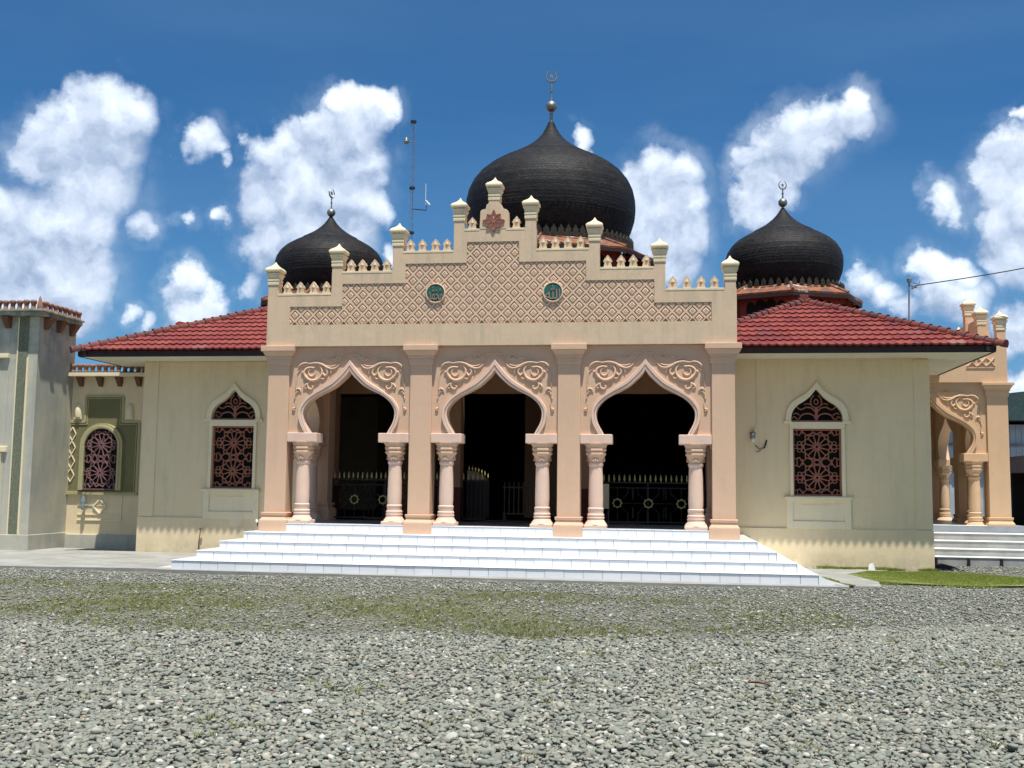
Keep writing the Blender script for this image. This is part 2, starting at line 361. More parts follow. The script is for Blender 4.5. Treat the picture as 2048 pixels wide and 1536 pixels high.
# ------------------------------------------------------------------ mesh helpers
class B:
    def __init__(s): s.v = []; s.f = []; s.mi = []
    def add(s, vs, fs, mi=0):
        o = len(s.v); s.v += [tuple(v) for v in vs]
        for f in fs: s.f.append(tuple(i+o for i in f)); s.mi.append(mi)
        return s
    def box(s, x0, x1, y0, y1, z0, z1, mi=0):
        return s.add([(x0,y0,z0),(x1,y0,z0),(x1,y1,z0),(x0,y1,z0),(x0,y0,z1),(x1,y0,z1),(x1,y1,z1),(x0,y1,z1)],
            [(0,3,2,1),(4,5,6,7),(0,1,5,4),(1,2,6,5),(2,3,7,6),(3,0,4,7)], mi)
    def prism(s, pts, y0, y1, mi=0):
        """outline in x,z (counter-clockwise seen from -y) pushed from y0 to y1"""
        n = len(pts)
        return s.add([(x,y0,z) for x,z in pts]+[(x,y1,z) for x,z in pts],
            [tuple(range(n)), tuple(range(2*n-1, n-1, -1))]+[(i, i+n, (i+1)%n+n, (i+1)%n) for i in range(n)], mi)
    def prismz(s, pts, z0, z1, mi=0):
        n = len(pts)
        return s.add([(x,y,z0) for x,y in pts]+[(x,y,z1) for x,y in pts],
            [tuple(range(n-1,-1,-1)), tuple(range(n, 2*n))]+[(i, (i+1)%n, (i+1)%n+n, i+n) for i in range(n)], mi)
    def lathe(s, prof, n=24, cx=0, cy=0, a0=0, cap=True, mi=0, rfac=1):
        """profile [(r,z)] bottom to top"""
        vs = []
        for r, z in prof:
            for k in range(n):
                a = a0+2*PI*k/n; vs.append((cx+r*rfac*math.cos(a), cy+r*rfac*math.sin(a), z))
        fs = []
        for j in range(len(prof)-1):
            for k in range(n):
                fs.append((j*n+k, j*n+(k+1)%n, (j+1)*n+(k+1)%n, (j+1)*n+k))
        if cap: fs.append(tuple(range(n-1,-1,-1))); fs.append(tuple((len(prof)-1)*n+k for k in range(n)))
        return s.add(vs, fs, mi)
    def sq(s, prof, cx=0, cy=0, mi=0):
        """square section: profile of half widths"""
        return s.lathe(prof, 4, cx, cy, PI/4, True, mi, math.sqrt(2))
    def tube(s, pts, r, n=6, mi=0, flat=1.0):
        pts = [Vector(p) for p in pts]; rs = r if isinstance(r, (list, tuple)) else [r]*len(pts)
        vs = []; up = Vector((0, 1, 0))
        for i, p in enumerate(pts):
            t = (pts[min(i+1, len(pts)-1)]-pts[max(i-1, 0)]).normalized()
            u = up if abs(t.dot(up)) < .95 else Vector((1, 0, 0))
            a = t.cross(u).normalized(); b = a.cross(t).normalized()
            for k in range(n):
                an = 2*PI*k/n; vs.append(p+a*math.cos(an)*rs[i]+b*math.sin(an)*rs[i]*flat)
        fs = [(i*n+k, i*n+(k+1)%n, (i+1)*n+(k+1)%n, (i+1)*n+k) for i in range(len(pts)-1) for k in range(n)]
        fs += [tuple(range(n-1,-1,-1)), tuple((len(pts)-1)*n+k for k in range(n))]
        return s.add(vs, fs, mi)
    def bar(s, p, q, w, y0, y1, mi=0):
        """flat bar in the x,z plane between two points"""
        d = Vector((q[0]-p[0], q[1]-p[1])); L = d.length
        if L < 1e-6: return s
        n = Vector((-d.y, d.x))/L*w/2; P, Q = Vector(p[:2]), Vector(q[:2])
        c = [P-n, Q-n, Q+n, P+n]
        return s.prism([(a.x, a.y) for a in c], y0, y1, mi)
    def mesh(s, name, mats, smooth=None):
        me = bpy.data.meshes.new(name); me.from_pydata(s.v, [], s.f); me.validate()
        bm = bmesh.new(); bm.from_mesh(me); bmesh.ops.recalc_face_normals(bm, faces=bm.faces); bm.to_mesh(me); bm.free()
        mats = mats if isinstance(mats, (list, tuple)) else [mats]
        for m in mats: me.materials.append(m)
        if len(mats) > 1 and len(me.polygons) == len(s.mi):
            me.polygons.foreach_set('material_index', s.mi)
        if smooth is not None:
            me.polygons.foreach_set('use_smooth', [True]*len(me.polygons)); me.set_sharp_from_angle(angle=R(smooth))
        me.update(); return me
def link(o, parent=None):
    scene.collection.objects.link(o)
    if parent is not None: o.parent = parent
    return o
def obj(name, b, mats, parent=None, loc=(0,0,0), rotz=0, smooth=None, bevel=0, **props):
    me = b if isinstance(b, bpy.types.Mesh) else b.mesh(name, mats, smooth)
    o = bpy.data.objects.new(name, me); o.location = loc; o.rotation_euler = (0, 0, rotz)
    if bevel:
        md = o.modifiers.new('bevel', 'BEVEL'); md.width = bevel; md.segments = 2; md.limit_method = 'ANGLE'; md.angle_limit = R(40); md.harden_normals = False
    for k, v in props.items(): o[k] = v
    return link(o, parent)
def thing(name, label, cat, loc=(0,0,0), group=None):
    o = bpy.data.objects.new(name, None); o.location = loc; o.empty_display_size = .2
    o['label'] = label; o['category'] = cat
    if group: o['group'] = group
    return link(o)
def struct(name, b, mats, **k): return obj(name, b, mats, kind='structure', **k)

# ------------------------------------------------------------------ ground
b = B()
N = 60
xs = [-400, -60, -30] + [-16+.5*i for i in range(73)] + [40, 80, 400]
ys = [-60, -24] + [-20+.5*i for i in range(69)] + [40, 100, 800]
def gz(x, y):
    if not (-16 < x < 20 and -20 < y < 14): return 0
    return -.012+.012*math.sin(x*.9+y*.4)*math.sin(y*.7)
vs = [(x, y, gz(x, y)-.02) for y in ys for x in xs]; nx = len(xs)
b.add(vs, [(j*nx+i, j*nx+i+1, (j+1)*nx+i+1, (j+1)*nx+i) for j in range(len(ys)-1) for i in range(nx-1)])
struct('ground', b, GROUND, smooth=60)
b = B()
b.prismz([(-16,-1.55),(-10.6,-1.46),(-8.1,-1.42),(-6.7,-1.30),(-5.6,-1.22),(-5.25,-1.34),(0,-1.52),(3,-1.60),(5.6,-1.50),(5.65,-1.2),(5.0,2.74),(-16,3.78)], -.06, .012)
struct('apron_slab', b, CONC, smooth=30)
b = B(); b.prismz([(5.72,-1.25),(6.12,-1.2),(6.25,-.3),(6.0,1.2),(6.5,2.05),(6.9,2.3),(6.95,2.715),(5.02,2.745),(5.2,1.9)], -.06, .006)
struct('concrete_path', b, CONC, smooth=30)
b = B(); b.prismz([(5.5,-1.3),(5.62,-1.3),(5.10,2.3),(5.0,2.3)], -.05, .016)
struct('gutter_kerb', b, GREYST)

# ------------------------------------------------------------------ the mosque
mosque = thing('mosque', 'peach and cream mosque with three black domes, stepped porch gable and red tiled roofs', 'mosque')

# --- porch floor and front steps (slabs under the tiles)
steps = obj('front_steps', B(), TREAD, mosque)
RH = .1475
FX0 = [-5.17, -4.87, -4.60, -4.30]     # left ends, lowest first
FXT = [5.205, 4.925, 4.65, 4.375]      # right ends at the tread
FY = [-1.20, -.90, -.60, -.30]
b = B()
for k in range(4):
    z0, z1 = RH*k-(.05 if k == 0 else 0), RH*(k+1)-.002
    x0, xt, y = FX0[k]+.014, FXT[k], FY[k]+.012
    xb = xt+.275*(z1-z0)/RH
    b.add([(x0,y,z0),(xb,y,z0),(xb,2.74,z0),(x0,2.74,z0),(x0,y,z1),(xt,y,z1),(xt,2.74,z1),(x0,2.74,z1)],
        [(0,3,2,1),(4,5,6,7),(0,1,5,4),(1,2,6,5),(2,3,7,6),(3,0,4,7)])
b.box(-5.52, -5.155, -1.0, 1.5, -.05, .014)
steps.data = b.mesh('front_steps', GROUT)
b = B()
for k in range(4):
    z0, z1 = (RH*k if k else -.04), RH*(k+1)-.001; xt = FXT[k]+.002; xb = xt+.278*(z1-z0)/RH
    b.prism([(xt, z0), (xb, z0), (xt, z1)], FY[k]-.003-.0005*k, 2.738)
obj('step_cheek', b, WTILE, steps)
b = B()
for k in range(4):
    b.box(FX0[k]-.012, FXT[k]+.006, FY[k]-.012, FY[k]+.30, RH*(k+1)-.0005, RH*(k+1)+.012)
    b.box(FX0[k]-.012, FX0[k]+.27, FY[k]+.3, 2.72, RH*(k+1)-.0005, RH*(k+1)+.012)
obj('step_edging', b, TREAD, steps, bevel=.005)
tm = B().box(0, .293, 0, .013, .006, RH-.006).mesh('stair_tile', WTILE)
halfm = {}
def stair_tile(x, w_, y, z):
    if abs(w_-.293) < .001: me = tm
    else:
        key = round(w_, 3)
        if key not in halfm: halfm[key] = B().box(0, w_, 0, .013, .006, RH-.006).mesh('stair_tile', WTILE)
        me = halfm[key]
    o = bpy.data.objects.new('stair_tile', me); o.location = (x, y+random.uniform(-.0012, .0012), z); link(o, steps)
for k in range(4):
    x = FX0[k]; off = [.21, .30, .13, .07][k]
    w_ = off
    while x < FXT[k]-.02:
        ww = min(w_, FXT[k]+.0-x)-.007
        stair_tile(x, round(ww, 3), FY[k], RH*k); x += ww+.007; w_ = .30
pfl = obj('porch_floor', B().box(-4.05, 4.04, -.03, 2.745, .45, .7375), FLOORM, mosque)
b = B()
PX = [-4.075+i*2.585 for i in range(4)]; PW = .384
for i in range(3):
    x0, x1 = PX[i]+PW+.055, PX[i+1]-.055
    b.box(x0, x1, -.052, .22, .7376, .7476)
    x = x0
    while x < x1-.02:
        ww = min(.296, x1-x-.004); o = bpy.data.objects.new('stair_tile', B().box(0, ww, 0, .013, .003, RH-.004).mesh('stair_tile', WTILE)); o.location = (x, -.046, .59); link(o, steps); x += .30
obj('floor_edging', b, TREAD, pfl, bevel=.004)

# --- arcade parts
def mitre(parent, halfw, name='arch_panel', mat=None, mat2=None, loc=(0,0,0), rotz=0, relief=True, zt=3.858):
    mat = mat or PEACH; mat2 = mat2 or PINK
    s = halfw/1.1
    inn = [(.70,2.332),(.735,2.40),(.790,2.50),(.822,2.60),(.828,2.70),(.80,2.79),(.715,2.90),(.59,2.993),(.437,3.066),(.275,3.155),(.15,3.262),(.06,3.35),(0,3.435)]
    out = [(.80,2.332),(.835,2.40),(.885,2.50),(.912,2.60),(.914,2.70),(.888,2.80),(.805,2.925),(.675,3.03),(.51,3.14),(.345,3.243),(.205,3.37),(.098,3.50),(0,3.63)]
    inn = [(u*s, z) for u, z in inn]; out = [(u*s, z) for u, z in out]
    def dens(p, n=5):
        q = []
        for i in range(len(p)-1):
            p0 = p[max(i-1, 0)]; p1 = p[i]; p2 = p[i+1]; p3 = p[min(i+2, len(p)-1)]
            for k in range(n):
                t = k/n; c = []
                for j in (0, 1):
                    c.append(.5*((2*p1[j])+(-p0[j]+p2[j])*t+(2*p0[j]-5*p1[j]+4*p2[j]-p3[j])*t*t+(-p0[j]+3*p1[j]-3*p2[j]+p3[j])*t**3))
                q.append(tuple(c))
        q.append(p[-1]); return q
    inn, out = dens(inn), dens(out)
    Y0, Y1 = .052, .26
    b = B(); n = len(inn)
    for sg in (-1, 1):
        for Y in (Y0, Y1):
            vs = [(sg*u, Y, z) for u, z in inn]+[(sg*halfw, Y, z) for u, z in inn]
            b.add(vs, [(i, i+1, i+1+n, i+n) for i in range(n-1)])
        vs = [(sg*u, Y0, z) for u, z in inn]+[(sg*u, Y1, z) for u, z in inn]
        b.add(vs, [(i, i+1, i+1+n, i+n) for i in range(n-1)])
    z = inn[-1][1]
    for Y in (Y0, Y1): b.add([(-halfw, Y, z), (halfw, Y, z), (halfw, Y, zt), (-halfw, Y, zt)], [(0,1,2,3)])
    me = bpy.data.meshes.new(name); me.from_pydata(b.v, [], b.f); me.materials.append(mat)
    bm = bmesh.new(); bm.from_mesh(me); bmesh.ops.remove_doubles(bm, verts=bm.verts, dist=.0008); bmesh.ops.recalc_face_normals(bm, faces=bm.faces); bm.to_mesh(me); bm.free()
    o = obj(name, me, None, parent, loc, rotz)
    b = B(); sec = [(0, Y0+.002), (-.0, Y0-.035), (.30, Y0-.042), (.38, Y0-.028), (.48, Y0-.05), (.92, Y0-.05), (1, Y0+.002)]
    for sg in (-1, 1):
        vs = []
        for (ui, zi), (uo, zo) in zip(inn, out):
            for t, y in sec: vs.append((sg*(ui+(uo-ui)*t), y, zi+(zo-zi)*t))
        m_ = len(sec)
        b.add(vs, [(i*m_+j, i*m_+j+1, (i+1)*m_+j+1, (i+1)*m_+j) for i in range(n-1) for j in range(m_-1)])
    me = bpy.data.meshes.new('arch_moulding'); me.from_pydata(b.v, [], b.f); me.materials.append(mat2)
    bm = bmesh.new(); bm.from_mesh(me); bmesh.ops.remove_doubles(bm, verts=bm.verts, dist=.0005); bmesh.ops.recalc_face_normals(bm, faces=bm.faces); bm.to_mesh(me); bm.free()
    me.polygons.foreach_set('use_smooth', [True]*len(me.polygons)); me.set_sharp_from_angle(angle=R(35))
    obj('arch_moulding', me, None, o)
    if relief:
        for sg in (-1, 1):
            r_ = obj('scroll_relief', relief_mesh(mat), None, o, (0, 0, 0)); r_.scale = (sg*s, 1, 1)
    return o
_rel = {}
def sm(pts, n=6):
    q = []
    for i in range(len(pts)-1):
        p0 = pts[max(i-1,0)]; p1 = pts[i]; p2 = pts[i+1]; p3 = pts[min(i+2,len(pts)-1)]
        for k in range(n):
            t = k/n
            q.append(tuple(.5*((2*p1[j])+(-p0[j]+p2[j])*t+(2*p0[j]-5*p1[j]+4*p2[j]-p3[j])*t*t+(-p0[j]+3*p1[j]-3*p2[j]+p3[j])*t**3) for j in (0,1)))
    q.append(pts[-1]); return q
def relief_mesh(mat):
    if mat.name in _rel: return _rel[mat.name]
    def c(pts): return [((x-1077)/872.0, .046, 2.345+(1410-y)/872.0) for x, y in sm(pts)]
    def spiral(cx, cy, r0, r1, a0, a1, n=26):
        return [((cx+(r0+(r1-r0)*k/n)*math.cos(a0+(a1-a0)*k/n)-1077)/872.0, .046, 2.345+(1410-(cy+(r0+(r1-r0)*k/n)*math.sin(a0+(a1-a0)*k/n)))/872.0) for k in range(n+1)]
    b = B()
    def st(p, r, t0=.35, t1=.5):
        n = len(p); rs = [r*(t0+(1-t0)*min(1, i/(n*.35))) if i < n*.35 else r*(1-(1-t1)*max(0, (i-n*.6)/(n*.4))) for i in range(n)]
        b.tube(p, [q_*1.32 for q_ in rs], 7, flat=1.2)
    st(c([(1250,362),(1295,412),(1370,432),(1450,408),(1520,365),(1620,340),(1720,352),(1800,342)]), .019)
    st(c([(1275,350),(1330,385),(1400,395),(1470,375)]), .011)
    st(c([(1470,395),(1410,430),(1378,480),(1382,520)]), .013)
    st(c([(1530,375),(1462,430),(1432,490),(1470,540),(1510,500)]), .016, .5, 1.0)
    st(c([(1640,352),(1565,390),(1522,460),(1540,545),(1600,600),(1690,612),(1765,570),(1805,500),(1782,440),(1720,412),(1640,415)]), .021)
    st(c([(1640,415),(1722,448),(1735,510),(1690,548),(1640,520),(1628,470)]), .012)
    st(c([(1585,400),(1560,350),(1600,310)]), .012)
    st(c([(1560,575),(1500,590),(1480,560)]), .012, .5, 1.0)
    st(c([(1780,480),(1835,485),(1830,520)]), .014)
    st(c([(1630,600),(1700,628),(1745,665),(1735,725),(1685,745),(1655,705),(1690,690)]), .015)
    st(c([(1720,640),(1765,668),(1800,720),(1760,735)]), .014)
    st(c([(1690,372),(1750,345),(1830,350),(1888,395),(1895,440)]), .017)
    st(c([(1700,400),(1770,375),(1840,385),(1880,430)]), .011)
    st(c([(1850,440),(1915,500),(1930,620),(1940,720)]), .009)
    st(c([(1850,800),(1865,755),(1905,740),(1930,770),(1890,790)]), .013)
    st(c([(1905,775),(1935,825)]), .010, 1, 1); st(c([(1940,855),(1948,895)]), .010, 1, 1); st(c([(1930,960),(1935,1035)]), .008, 1, 1)
    st(c([(1935,1040),(1965,1045),(1965,1068),(1935,1066)]), .013, 1, 1)
    st(spiral(1335, 262, 62, 12, .6, -2.3*PI), .012, .8, .8)
    st(c([(1395,290),(1440,282),(1480,262),(1520,285),(1600,300),(1680,285)]), .010)
    st(c([(1090,205),(1130,195),(1160,215),(1185,200),(1215,225),(1225,262),(1262,245)]), .010, .8)
    st(c([(1105,255),(1150,270),(1190,300),(1240,345)]), .010)
    me = b.mesh('scroll_relief', mat, 60); _rel[mat.name] = me; return me

COLP = [(.118,1.06),(.122,1.16),(.124,1.25),(.118,1.60),(.112,1.79),(.118,1.795),(.127,1.82),(.127,1.845),(.118,1.862)]
def make_column(parent, loc, mat=None, mat2=None):
    mat = mat or PINK; mat2 = mat2 or PEACH
    b = B().lathe([(.128,.995),(.128,1.05),(.134,1.062),(.134,1.085),(.118,1.10)]+COLP[1:], 28)
    c = obj('column', b, mat, parent, loc, smooth=35)
    b = B(); b.sq([(.185,.738),(.187,.80),(.178,.812)])
    b.lathe([(.19,.812),(.178,.835),(.152,.87),(.139,.90),(.134,.905),(.146,.915),(.148,.935),(.136,.945),(.136,.958),(.144,.966),(.144,.985),(.130,.997)], 28)
    obj('column_base', b, mat, c, smooth=35)
    b = B().lathe([(.116,1.862),(.124,1.90),(.146,1.955),(.160,1.98)], 28)
    b.lathe([(.155,1.975),(.172,1.995),(.172,2.012),(.160,2.028),(.16,2.05),(.178,2.062),(.178,2.085),(.168,2.10),(.176,2.13),(.192,2.155),(.192,2.172)], 8, a0=PI/8, rfac=1.06)
    for k in range(4):
        a = k*PI/2; cx, cy = .135*math.sin(a), -.135*math.cos(a)
        for dx, dz, r in ((0, 1.90, .022), (-.035, 1.885, .016), (.035, 1.885, .016), (0, 1.935, .018), (-.025, 1.915, .015), (.025, 1.915, .015)):
            px, py = cx+dx*math.cos(a), cy+dx*math.sin(a)
            b.lathe([(r*.5, dz-r*.8), (r, dz-r*.2), (r*.8, dz+r*.5), (.002, dz+r)], 6, px, py)
    obj('capital', b, mat2, c, smooth=35)
    return c
def make_pillar(parent, x0, x1, y0, y1, zb=.59, zt=3.56, mat=None, capmat=None, capto=3.866):
    mat = mat or PEACH; capmat = capmat or PEACH
    p = obj('arcade_pillar', B().box(x0, x1, y0, y1, zb+.01, zt), mat, parent, bevel=.012)
    def ring(b, e, za, zb_, e2=None):
        e2 = e if e2 is None else e2
        b.add([(x0-e,y0-e,za),(x1+e,y0-e,za),(x1+e,y1+e,za),(x0-e,y1+e,za),(x0-e2,y0-e2,zb_),(x1+e2,y0-e2,zb_),(x1+e2,y1+e2,zb_),(x0-e2,y1+e2,zb_)],
            [(0,3,2,1),(4,5,6,7),(0,1,5,4),(1,2,6,5),(2,3,7,6),(3,0,4,7)])
    b = B(); ring(b, .058, zb, zb+.205); ring(b, .058, zb+.205, zb+.262, .020); ring(b, .020, zb+.262, zb+.29, .018); ring(b, .028, zb+.29, zb+.318, .034); ring(b, .034, zb+.318, zb+.345)
    obj('pillar_plinth', b, mat, p, bevel=.008)
    b = B(); ring(b, .022, zt-.02, zt+.085, .026); ring(b, .04, zt+.085, zt+.125, .044); ring(b, .044, zt+.125, zt+.21, .092); ring(b, .112, zt+.21, capto)
    obj('pillar_capital', b, capmat, p, bevel=.007)
    return p
for i in range(4): make_pillar(mosque, PX[i], PX[i]+PW, 0, .384)
for i in range(3):
    cx = (PX[i]+PW+PX[i+1])/2; hw = (PX[i+1]-PX[i]-PW)/2
    mitre(mosque, hw-.001, loc=(cx, 0, 0))
    for sg in (-1, 1):
        xi = cx+sg*hw; xo = cx+sg*(hw-.545)
        obj('impost_block', B().box(min(xi-sg*.004, xo), max(xi-sg*.004, xo), -.015, .345, 2.172, 2.333), PINK, mosque, bevel=.01)
        make_column(mosque, (cx+sg*(hw-.265), .14, 0))
# porch flanks and the wall arcade behind
for sg in (-1, 1):
    fx = sg*4.069
    # flank wall pillar next to the hall
    make_pillar(mosque, min(fx, fx-sg*.384), max(fx, fx-sg*.384), 2.352, 2.745, .73, 3.56)
    yc = (.384+2.352)/2; hw = (2.352-.384)/2
    mitre(mosque, hw-.001, loc=(fx, yc, 0), rotz=sg*PI/2, relief=(sg > 0))
    for t in (-1, 1):
        ya = yc+t*hw; yb = yc+t*(hw-.50)
        obj('impost_block', B().box(fx-.345 if sg > 0 else fx-.015, fx+.015 if sg > 0 else fx+.345, min(ya-t*.004, yb), max(ya-t*.004, yb), 2.172, 2.333), PINK, mosque, bevel=.01)
        make_column(mosque, (fx-sg*.14, yc+t*(hw-.25), 0))
b = B().box(-4.02, 4.02, .02, 2.745, 3.87, 4.05); obj('porch_ceiling', b, PEACH, mosque)

# --- stepped gable wall
OX = -.02
gpts = [(-4.113,3.862),(4.10,3.862),(4.10,4.80),(2.915,4.80),(2.915,5.185),(1.80,5.185),(1.80,5.53),(.70,5.53),(.70,5.905),
        (-.75,5.905),(-.75,5.53),(-1.84,5.53),(-1.84,5.185),(-2.94,5.185),(-2.94,4.80),(-4.113,4.80)]
RECT = [(-3.70,3.685,4.245,4.57),(-2.742,2.73,4.57,4.97),(-1.605,1.57,4.97,5.313),(-.514,.406,5.313,5.68)]
gable = obj('gable_wall', B(), CREAM, mosque)
b = B()
# front face as boxes round the recess: band below, sides and caps, built of butted boxes; backing wall behind
def gb(x0, x1, z0, z1, y0=-.045, y1=.02): b.box(x0, x1, y0, y1, z0, z1)
gb(-4.113, 4.10, 3.862, 4.245)
gb(-4.113, -3.70, 4.245, 4.80); gb(3.685, 4.10, 4.245, 4.80)
gb(-3.70, -2.94, 4.57, 4.80); gb(2.915, 3.685, 4.57, 4.80)
gb(-2.94, -2.742, 4.57, 5.185); gb(2.73, 2.915, 4.57, 5.185)
gb(-2.742, -1.84, 4.97, 5.185); gb(1.80, 2.73, 4.97, 5.185)
gb(-1.84, -1.605, 4.97, 5.53); gb(1.57, 1.80, 4.97, 5.53)
gb(-1.605, -.75, 5.313, 5.53); gb(.70, 1.57, 5.313, 5.53)
gb(-.75, -.514, 5.313, 5.905); gb(.406, .70, 5.313, 5.905)
gb(-.514, .406, 5.68, 5.905)
# backing
for i, (x0, x1, z0, z1) in enumerate([(-4.113,4.10,3.862,4.797),(-2.94,2.915,4.797,5.182),(-1.84,1.80,5.182,5.527),(-.75,.70,5.527,5.902)]):
    b.box(x0+.002, x1-.002, .0205, .15, z0+.001, z1)
me = b.mesh('gable_wall', CREAM)
bm = bmesh.new(); bm.from_mesh(me); bmesh.ops.remove_doubles(bm, verts=bm.verts, dist=.0005)
# interior shared walls between butted boxes are removed so the face reads as one sheet
seen = {}
for f in bm.faces:
    seen.setdefault(tuple(sorted(v.index for v in f.verts)), []).append(f)
dead = [f for fl in seen.values() if len(fl) > 1 for f in fl]
bmesh.ops.delete(bm, geom=dead, context='FACES_ONLY'); bm.to_mesh(me); bm.free()
gable.data = me
# ledge lips
b = B()
for x0, x1, z in ((-3.925,-2.945,4.80),(-2.755,-1.845,5.185),(-1.655,-.755,5.53),(-.565,-.30,5.905),(.17,.505,5.905),(.705,1.615,5.53),(1.805,2.72,5.185),(2.92,3.895,4.80)):
    b.box(x0, x1, -.050, .165, z-.030, z+.008)
obj('ledge_lip', b, CAPW, gable, bevel=.004)
# lattice pieces
def clip(poly, x0, x1, z0, z1):
    def cut(p, f):
        q = []
        for i in range(len(p)):
            a, c = p[i], p[(i+1) % len(p)]; fa, fc = f(a), f(c)
            if fa >= 0: q.append(a)
            if (fa >= 0) != (fc >= 0):
                t = fa/(fa-fc); q.append(tuple(a[j]+(c[j]-a[j])*t for j in range(3)))
        return q
    for f in (lambda p: p[0]-x0, lambda p: x1-p[0], lambda p: p[2]-z0, lambda p: z1-p[2]):
        if len(poly) < 3: return []
        poly = cut(poly, f)
    return poly if len(poly) >= 3 else []
DX, DZ = .1125, .1175
rings = [(1.0,-.030),(.80,-.030),(.785,-.002),(.72,-.002),(.43,-.033),(.27,-.033),(.23,-.025),(.15,-.025),(.11,-.035),(0,-.036)]
def cell_polys(cx, cz):
    ps = []
    dirs = [(1,0),(0,1),(-1,0),(0,-1)]
    for (s0, y0), (s1, y1) in zip(rings, rings[1:]):
        for k in range(4):
            a, c = dirs[k], dirs[(k+1) % 4]
            p = [(cx+a[0]*DX*s0, y0, cz+a[1]*DZ*s0), (cx+c[0]*DX*s0, y0, cz+c[1]*DZ*s0)]
            p += [(cx+c[0]*DX*s1, y1, cz+c[1]*DZ*s1)]
            if s1 > 0: p += [(cx+a[0]*DX*s1, y1, cz+a[1]*DZ*s1)]
            ps.append(p)
    return ps
full = None; ncell = 0
for j in range(0, 14):
    cz = 4.30+DZ*j
    for i in range(-20, 20):
        cx = -3.607+.225*16+.225*i*1.0-(.1125 if j % 2 == 0 else 0)
        polys = cell_polys(0, 0)
        inside = any(cx-DX >= r[0] and cx+DX <= r[1] and cz-DZ >= r[2]-1e-6 and cz+DZ <= r[3]+1e-6 for r in RECT)
        if math.hypot(cx+1.058, cz-4.78) < .05 or math.hypot(cx-1.002, cz-4.773) < .05: continue
        if inside:
            if full is None:
                bb = B()
                for p in polys: bb.add(p, [tuple(range(len(p)))])
                full = bpy.data.meshes.new('lattice_tile'); full.from_pydata(bb.v, [], bb.f); full.materials.append(LATT)
            o = bpy.data.objects.new('lattice_tile', full); o.location = (cx, 0, cz); link(o, gable); ncell += 1; continue
        bb = B()
        for r in RECT:
            if cx+DX < r[0] or cx-DX > r[1] or cz+DZ < r[2] or cz-DZ > r[3]: continue
            for p in polys:
                q = clip(p, r[0]-cx, r[1]-cx, r[2]-cz, r[3]-cz)
                if q: bb.add(q, [tuple(range(len(q)))])
        if bb.f:
            me = bpy.data.meshes.new('lattice_tile'); me.from_pydata(bb.v, [], bb.f); me.materials.append(LATT)
            o = bpy.data.objects.new('lattice_tile', me); o.location = (cx, 0, cz); link(o, gable); ncell += 1
# merlons
mo = [(-.074,0),(.074,0),(.066,.04),(.052,.10),(.080,.118),(.062,.14),(.058,.160),(.038,.172),(.030,.190),(0,.225),(-.030,.190),(-.038,.172),(-.058,.160),(-.062,.14),(-.080,.118),(-.052,.10),(-.066,.04)]
b = B().prism(mo, -.03, .05)
b.add([(0,-.03,.045),(.036,-.03,.115),(0,-.03,.19),(-.036,-.03,.115),(0,-.056,.118)], [(0,1,4),(1,2,4),(2,3,4),(3,0,4)])
merm = b.mesh('merlon', CREAM)
MX = [-3.81+.02,-3.565,-3.325,-3.085]
for xs_, z in (([-3.765,-3.53,-3.29,-3.05],4.806),([-2.62,-2.40,-2.175,-1.95],5.191),([-1.535,-1.315,-1.095,-.875],5.536),([-.435],5.911),
               ([.35],5.911),([.81,1.03,1.255,1.475],5.536),([1.93,2.155,2.38,2.60],5.191),([3.035,3.27,3.505,3.74],4.806)):
    for x in xs_:
        o = bpy.data.objects.new('merlon', merm); o.location = (x+random.uniform(-.008,.008), .03, z); o.rotation_euler = (0, random.uniform(-.03,.03), random.uniform(-.08,.08)); link(o, gable)
# gable piers with onion-edged caps
def pier(parent, x, y, z0, ztop, mat=None, capm=None, hw=.0925):
    mat = mat or CREAM; capm = capm or CAPW
    h = ztop-.435
    o = obj('gable_pier', B().sq([(hw, z0), (hw, h+.02)]), mat, parent, (x, y, 0), bevel=.006)
    b = B().sq([(.095,h),(.105,h+.004),(.105,h+.05),(.096,h+.054),(.096,h+.070),(.108,h+.074),(.108,h+.104),(.099,h+.108),(.101,h+.118),(.114,h+.165),(.131,h+.196),(.131,h+.214),(.112,h+.217),(.112,h+.230),(.128,h+.235),(.143,h+.248),(.149,h+.270),(.144,h+.292),(.122,h+.316),(.090,h+.337),(.060,h+.357),(.037,h+.380),(.020,h+.406),(.006,h+.436)])
    obj('pier_cap', b, capm, o, smooth=32, bevel=.004)
    return o
for x, zt, zb in ((-4.02,5.40,4.79),(3.997,5.37,4.79),(-2.848,5.715,5.175),(2.82,5.70,5.175),(-1.75,6.065,5.52),(1.71,6.085,5.52),(-.66,6.49,5.895),(.60,6.505,5.895),(-.045,6.845,6.15)):
    pier(gable, x, .048, zb, zt)
b = B().prism([(-.295,5.90),(.215,5.90),(.205,6.22),(.16,6.25),(.10,6.26),(.09,6.33),(.05,6.36),(.045,6.45),(-.135,6.45),(-.14,6.36),(-.18,6.33),(-.19,6.26),(-.25,6.25),(-.285,6.22)], -.05, .14)
plate = obj('crest_block', b, CREAM, gable, bevel=.006)
b = B()
c0 = (-.045, 6.04)
for k in range(8):
    a = PI/2+k*PI/4; ra = .19 if k % 2 == 0 else .165
    p1 = (c0[0]+ra*math.cos(a), c0[1]+ra*math.sin(a))
    for sg in (-1, 1):
        q = (c0[0]+.105*math.cos(a+sg*PI/8), c0[1]+.105*math.sin(a+sg*PI/8))
        b.bar(p1, q, .022, -.068-.001*k, -.045)
        q2 = (c0[0]+.05*math.cos(a+sg*.35), c0[1]+.05*math.sin(a+sg*.35))
        b.bar(q, q2, .018, -.066-.001*k-.0004*sg, -.045)
b.lathe([(.001,0),(.045,0),(.045,.02),(.001,.02)], 12)
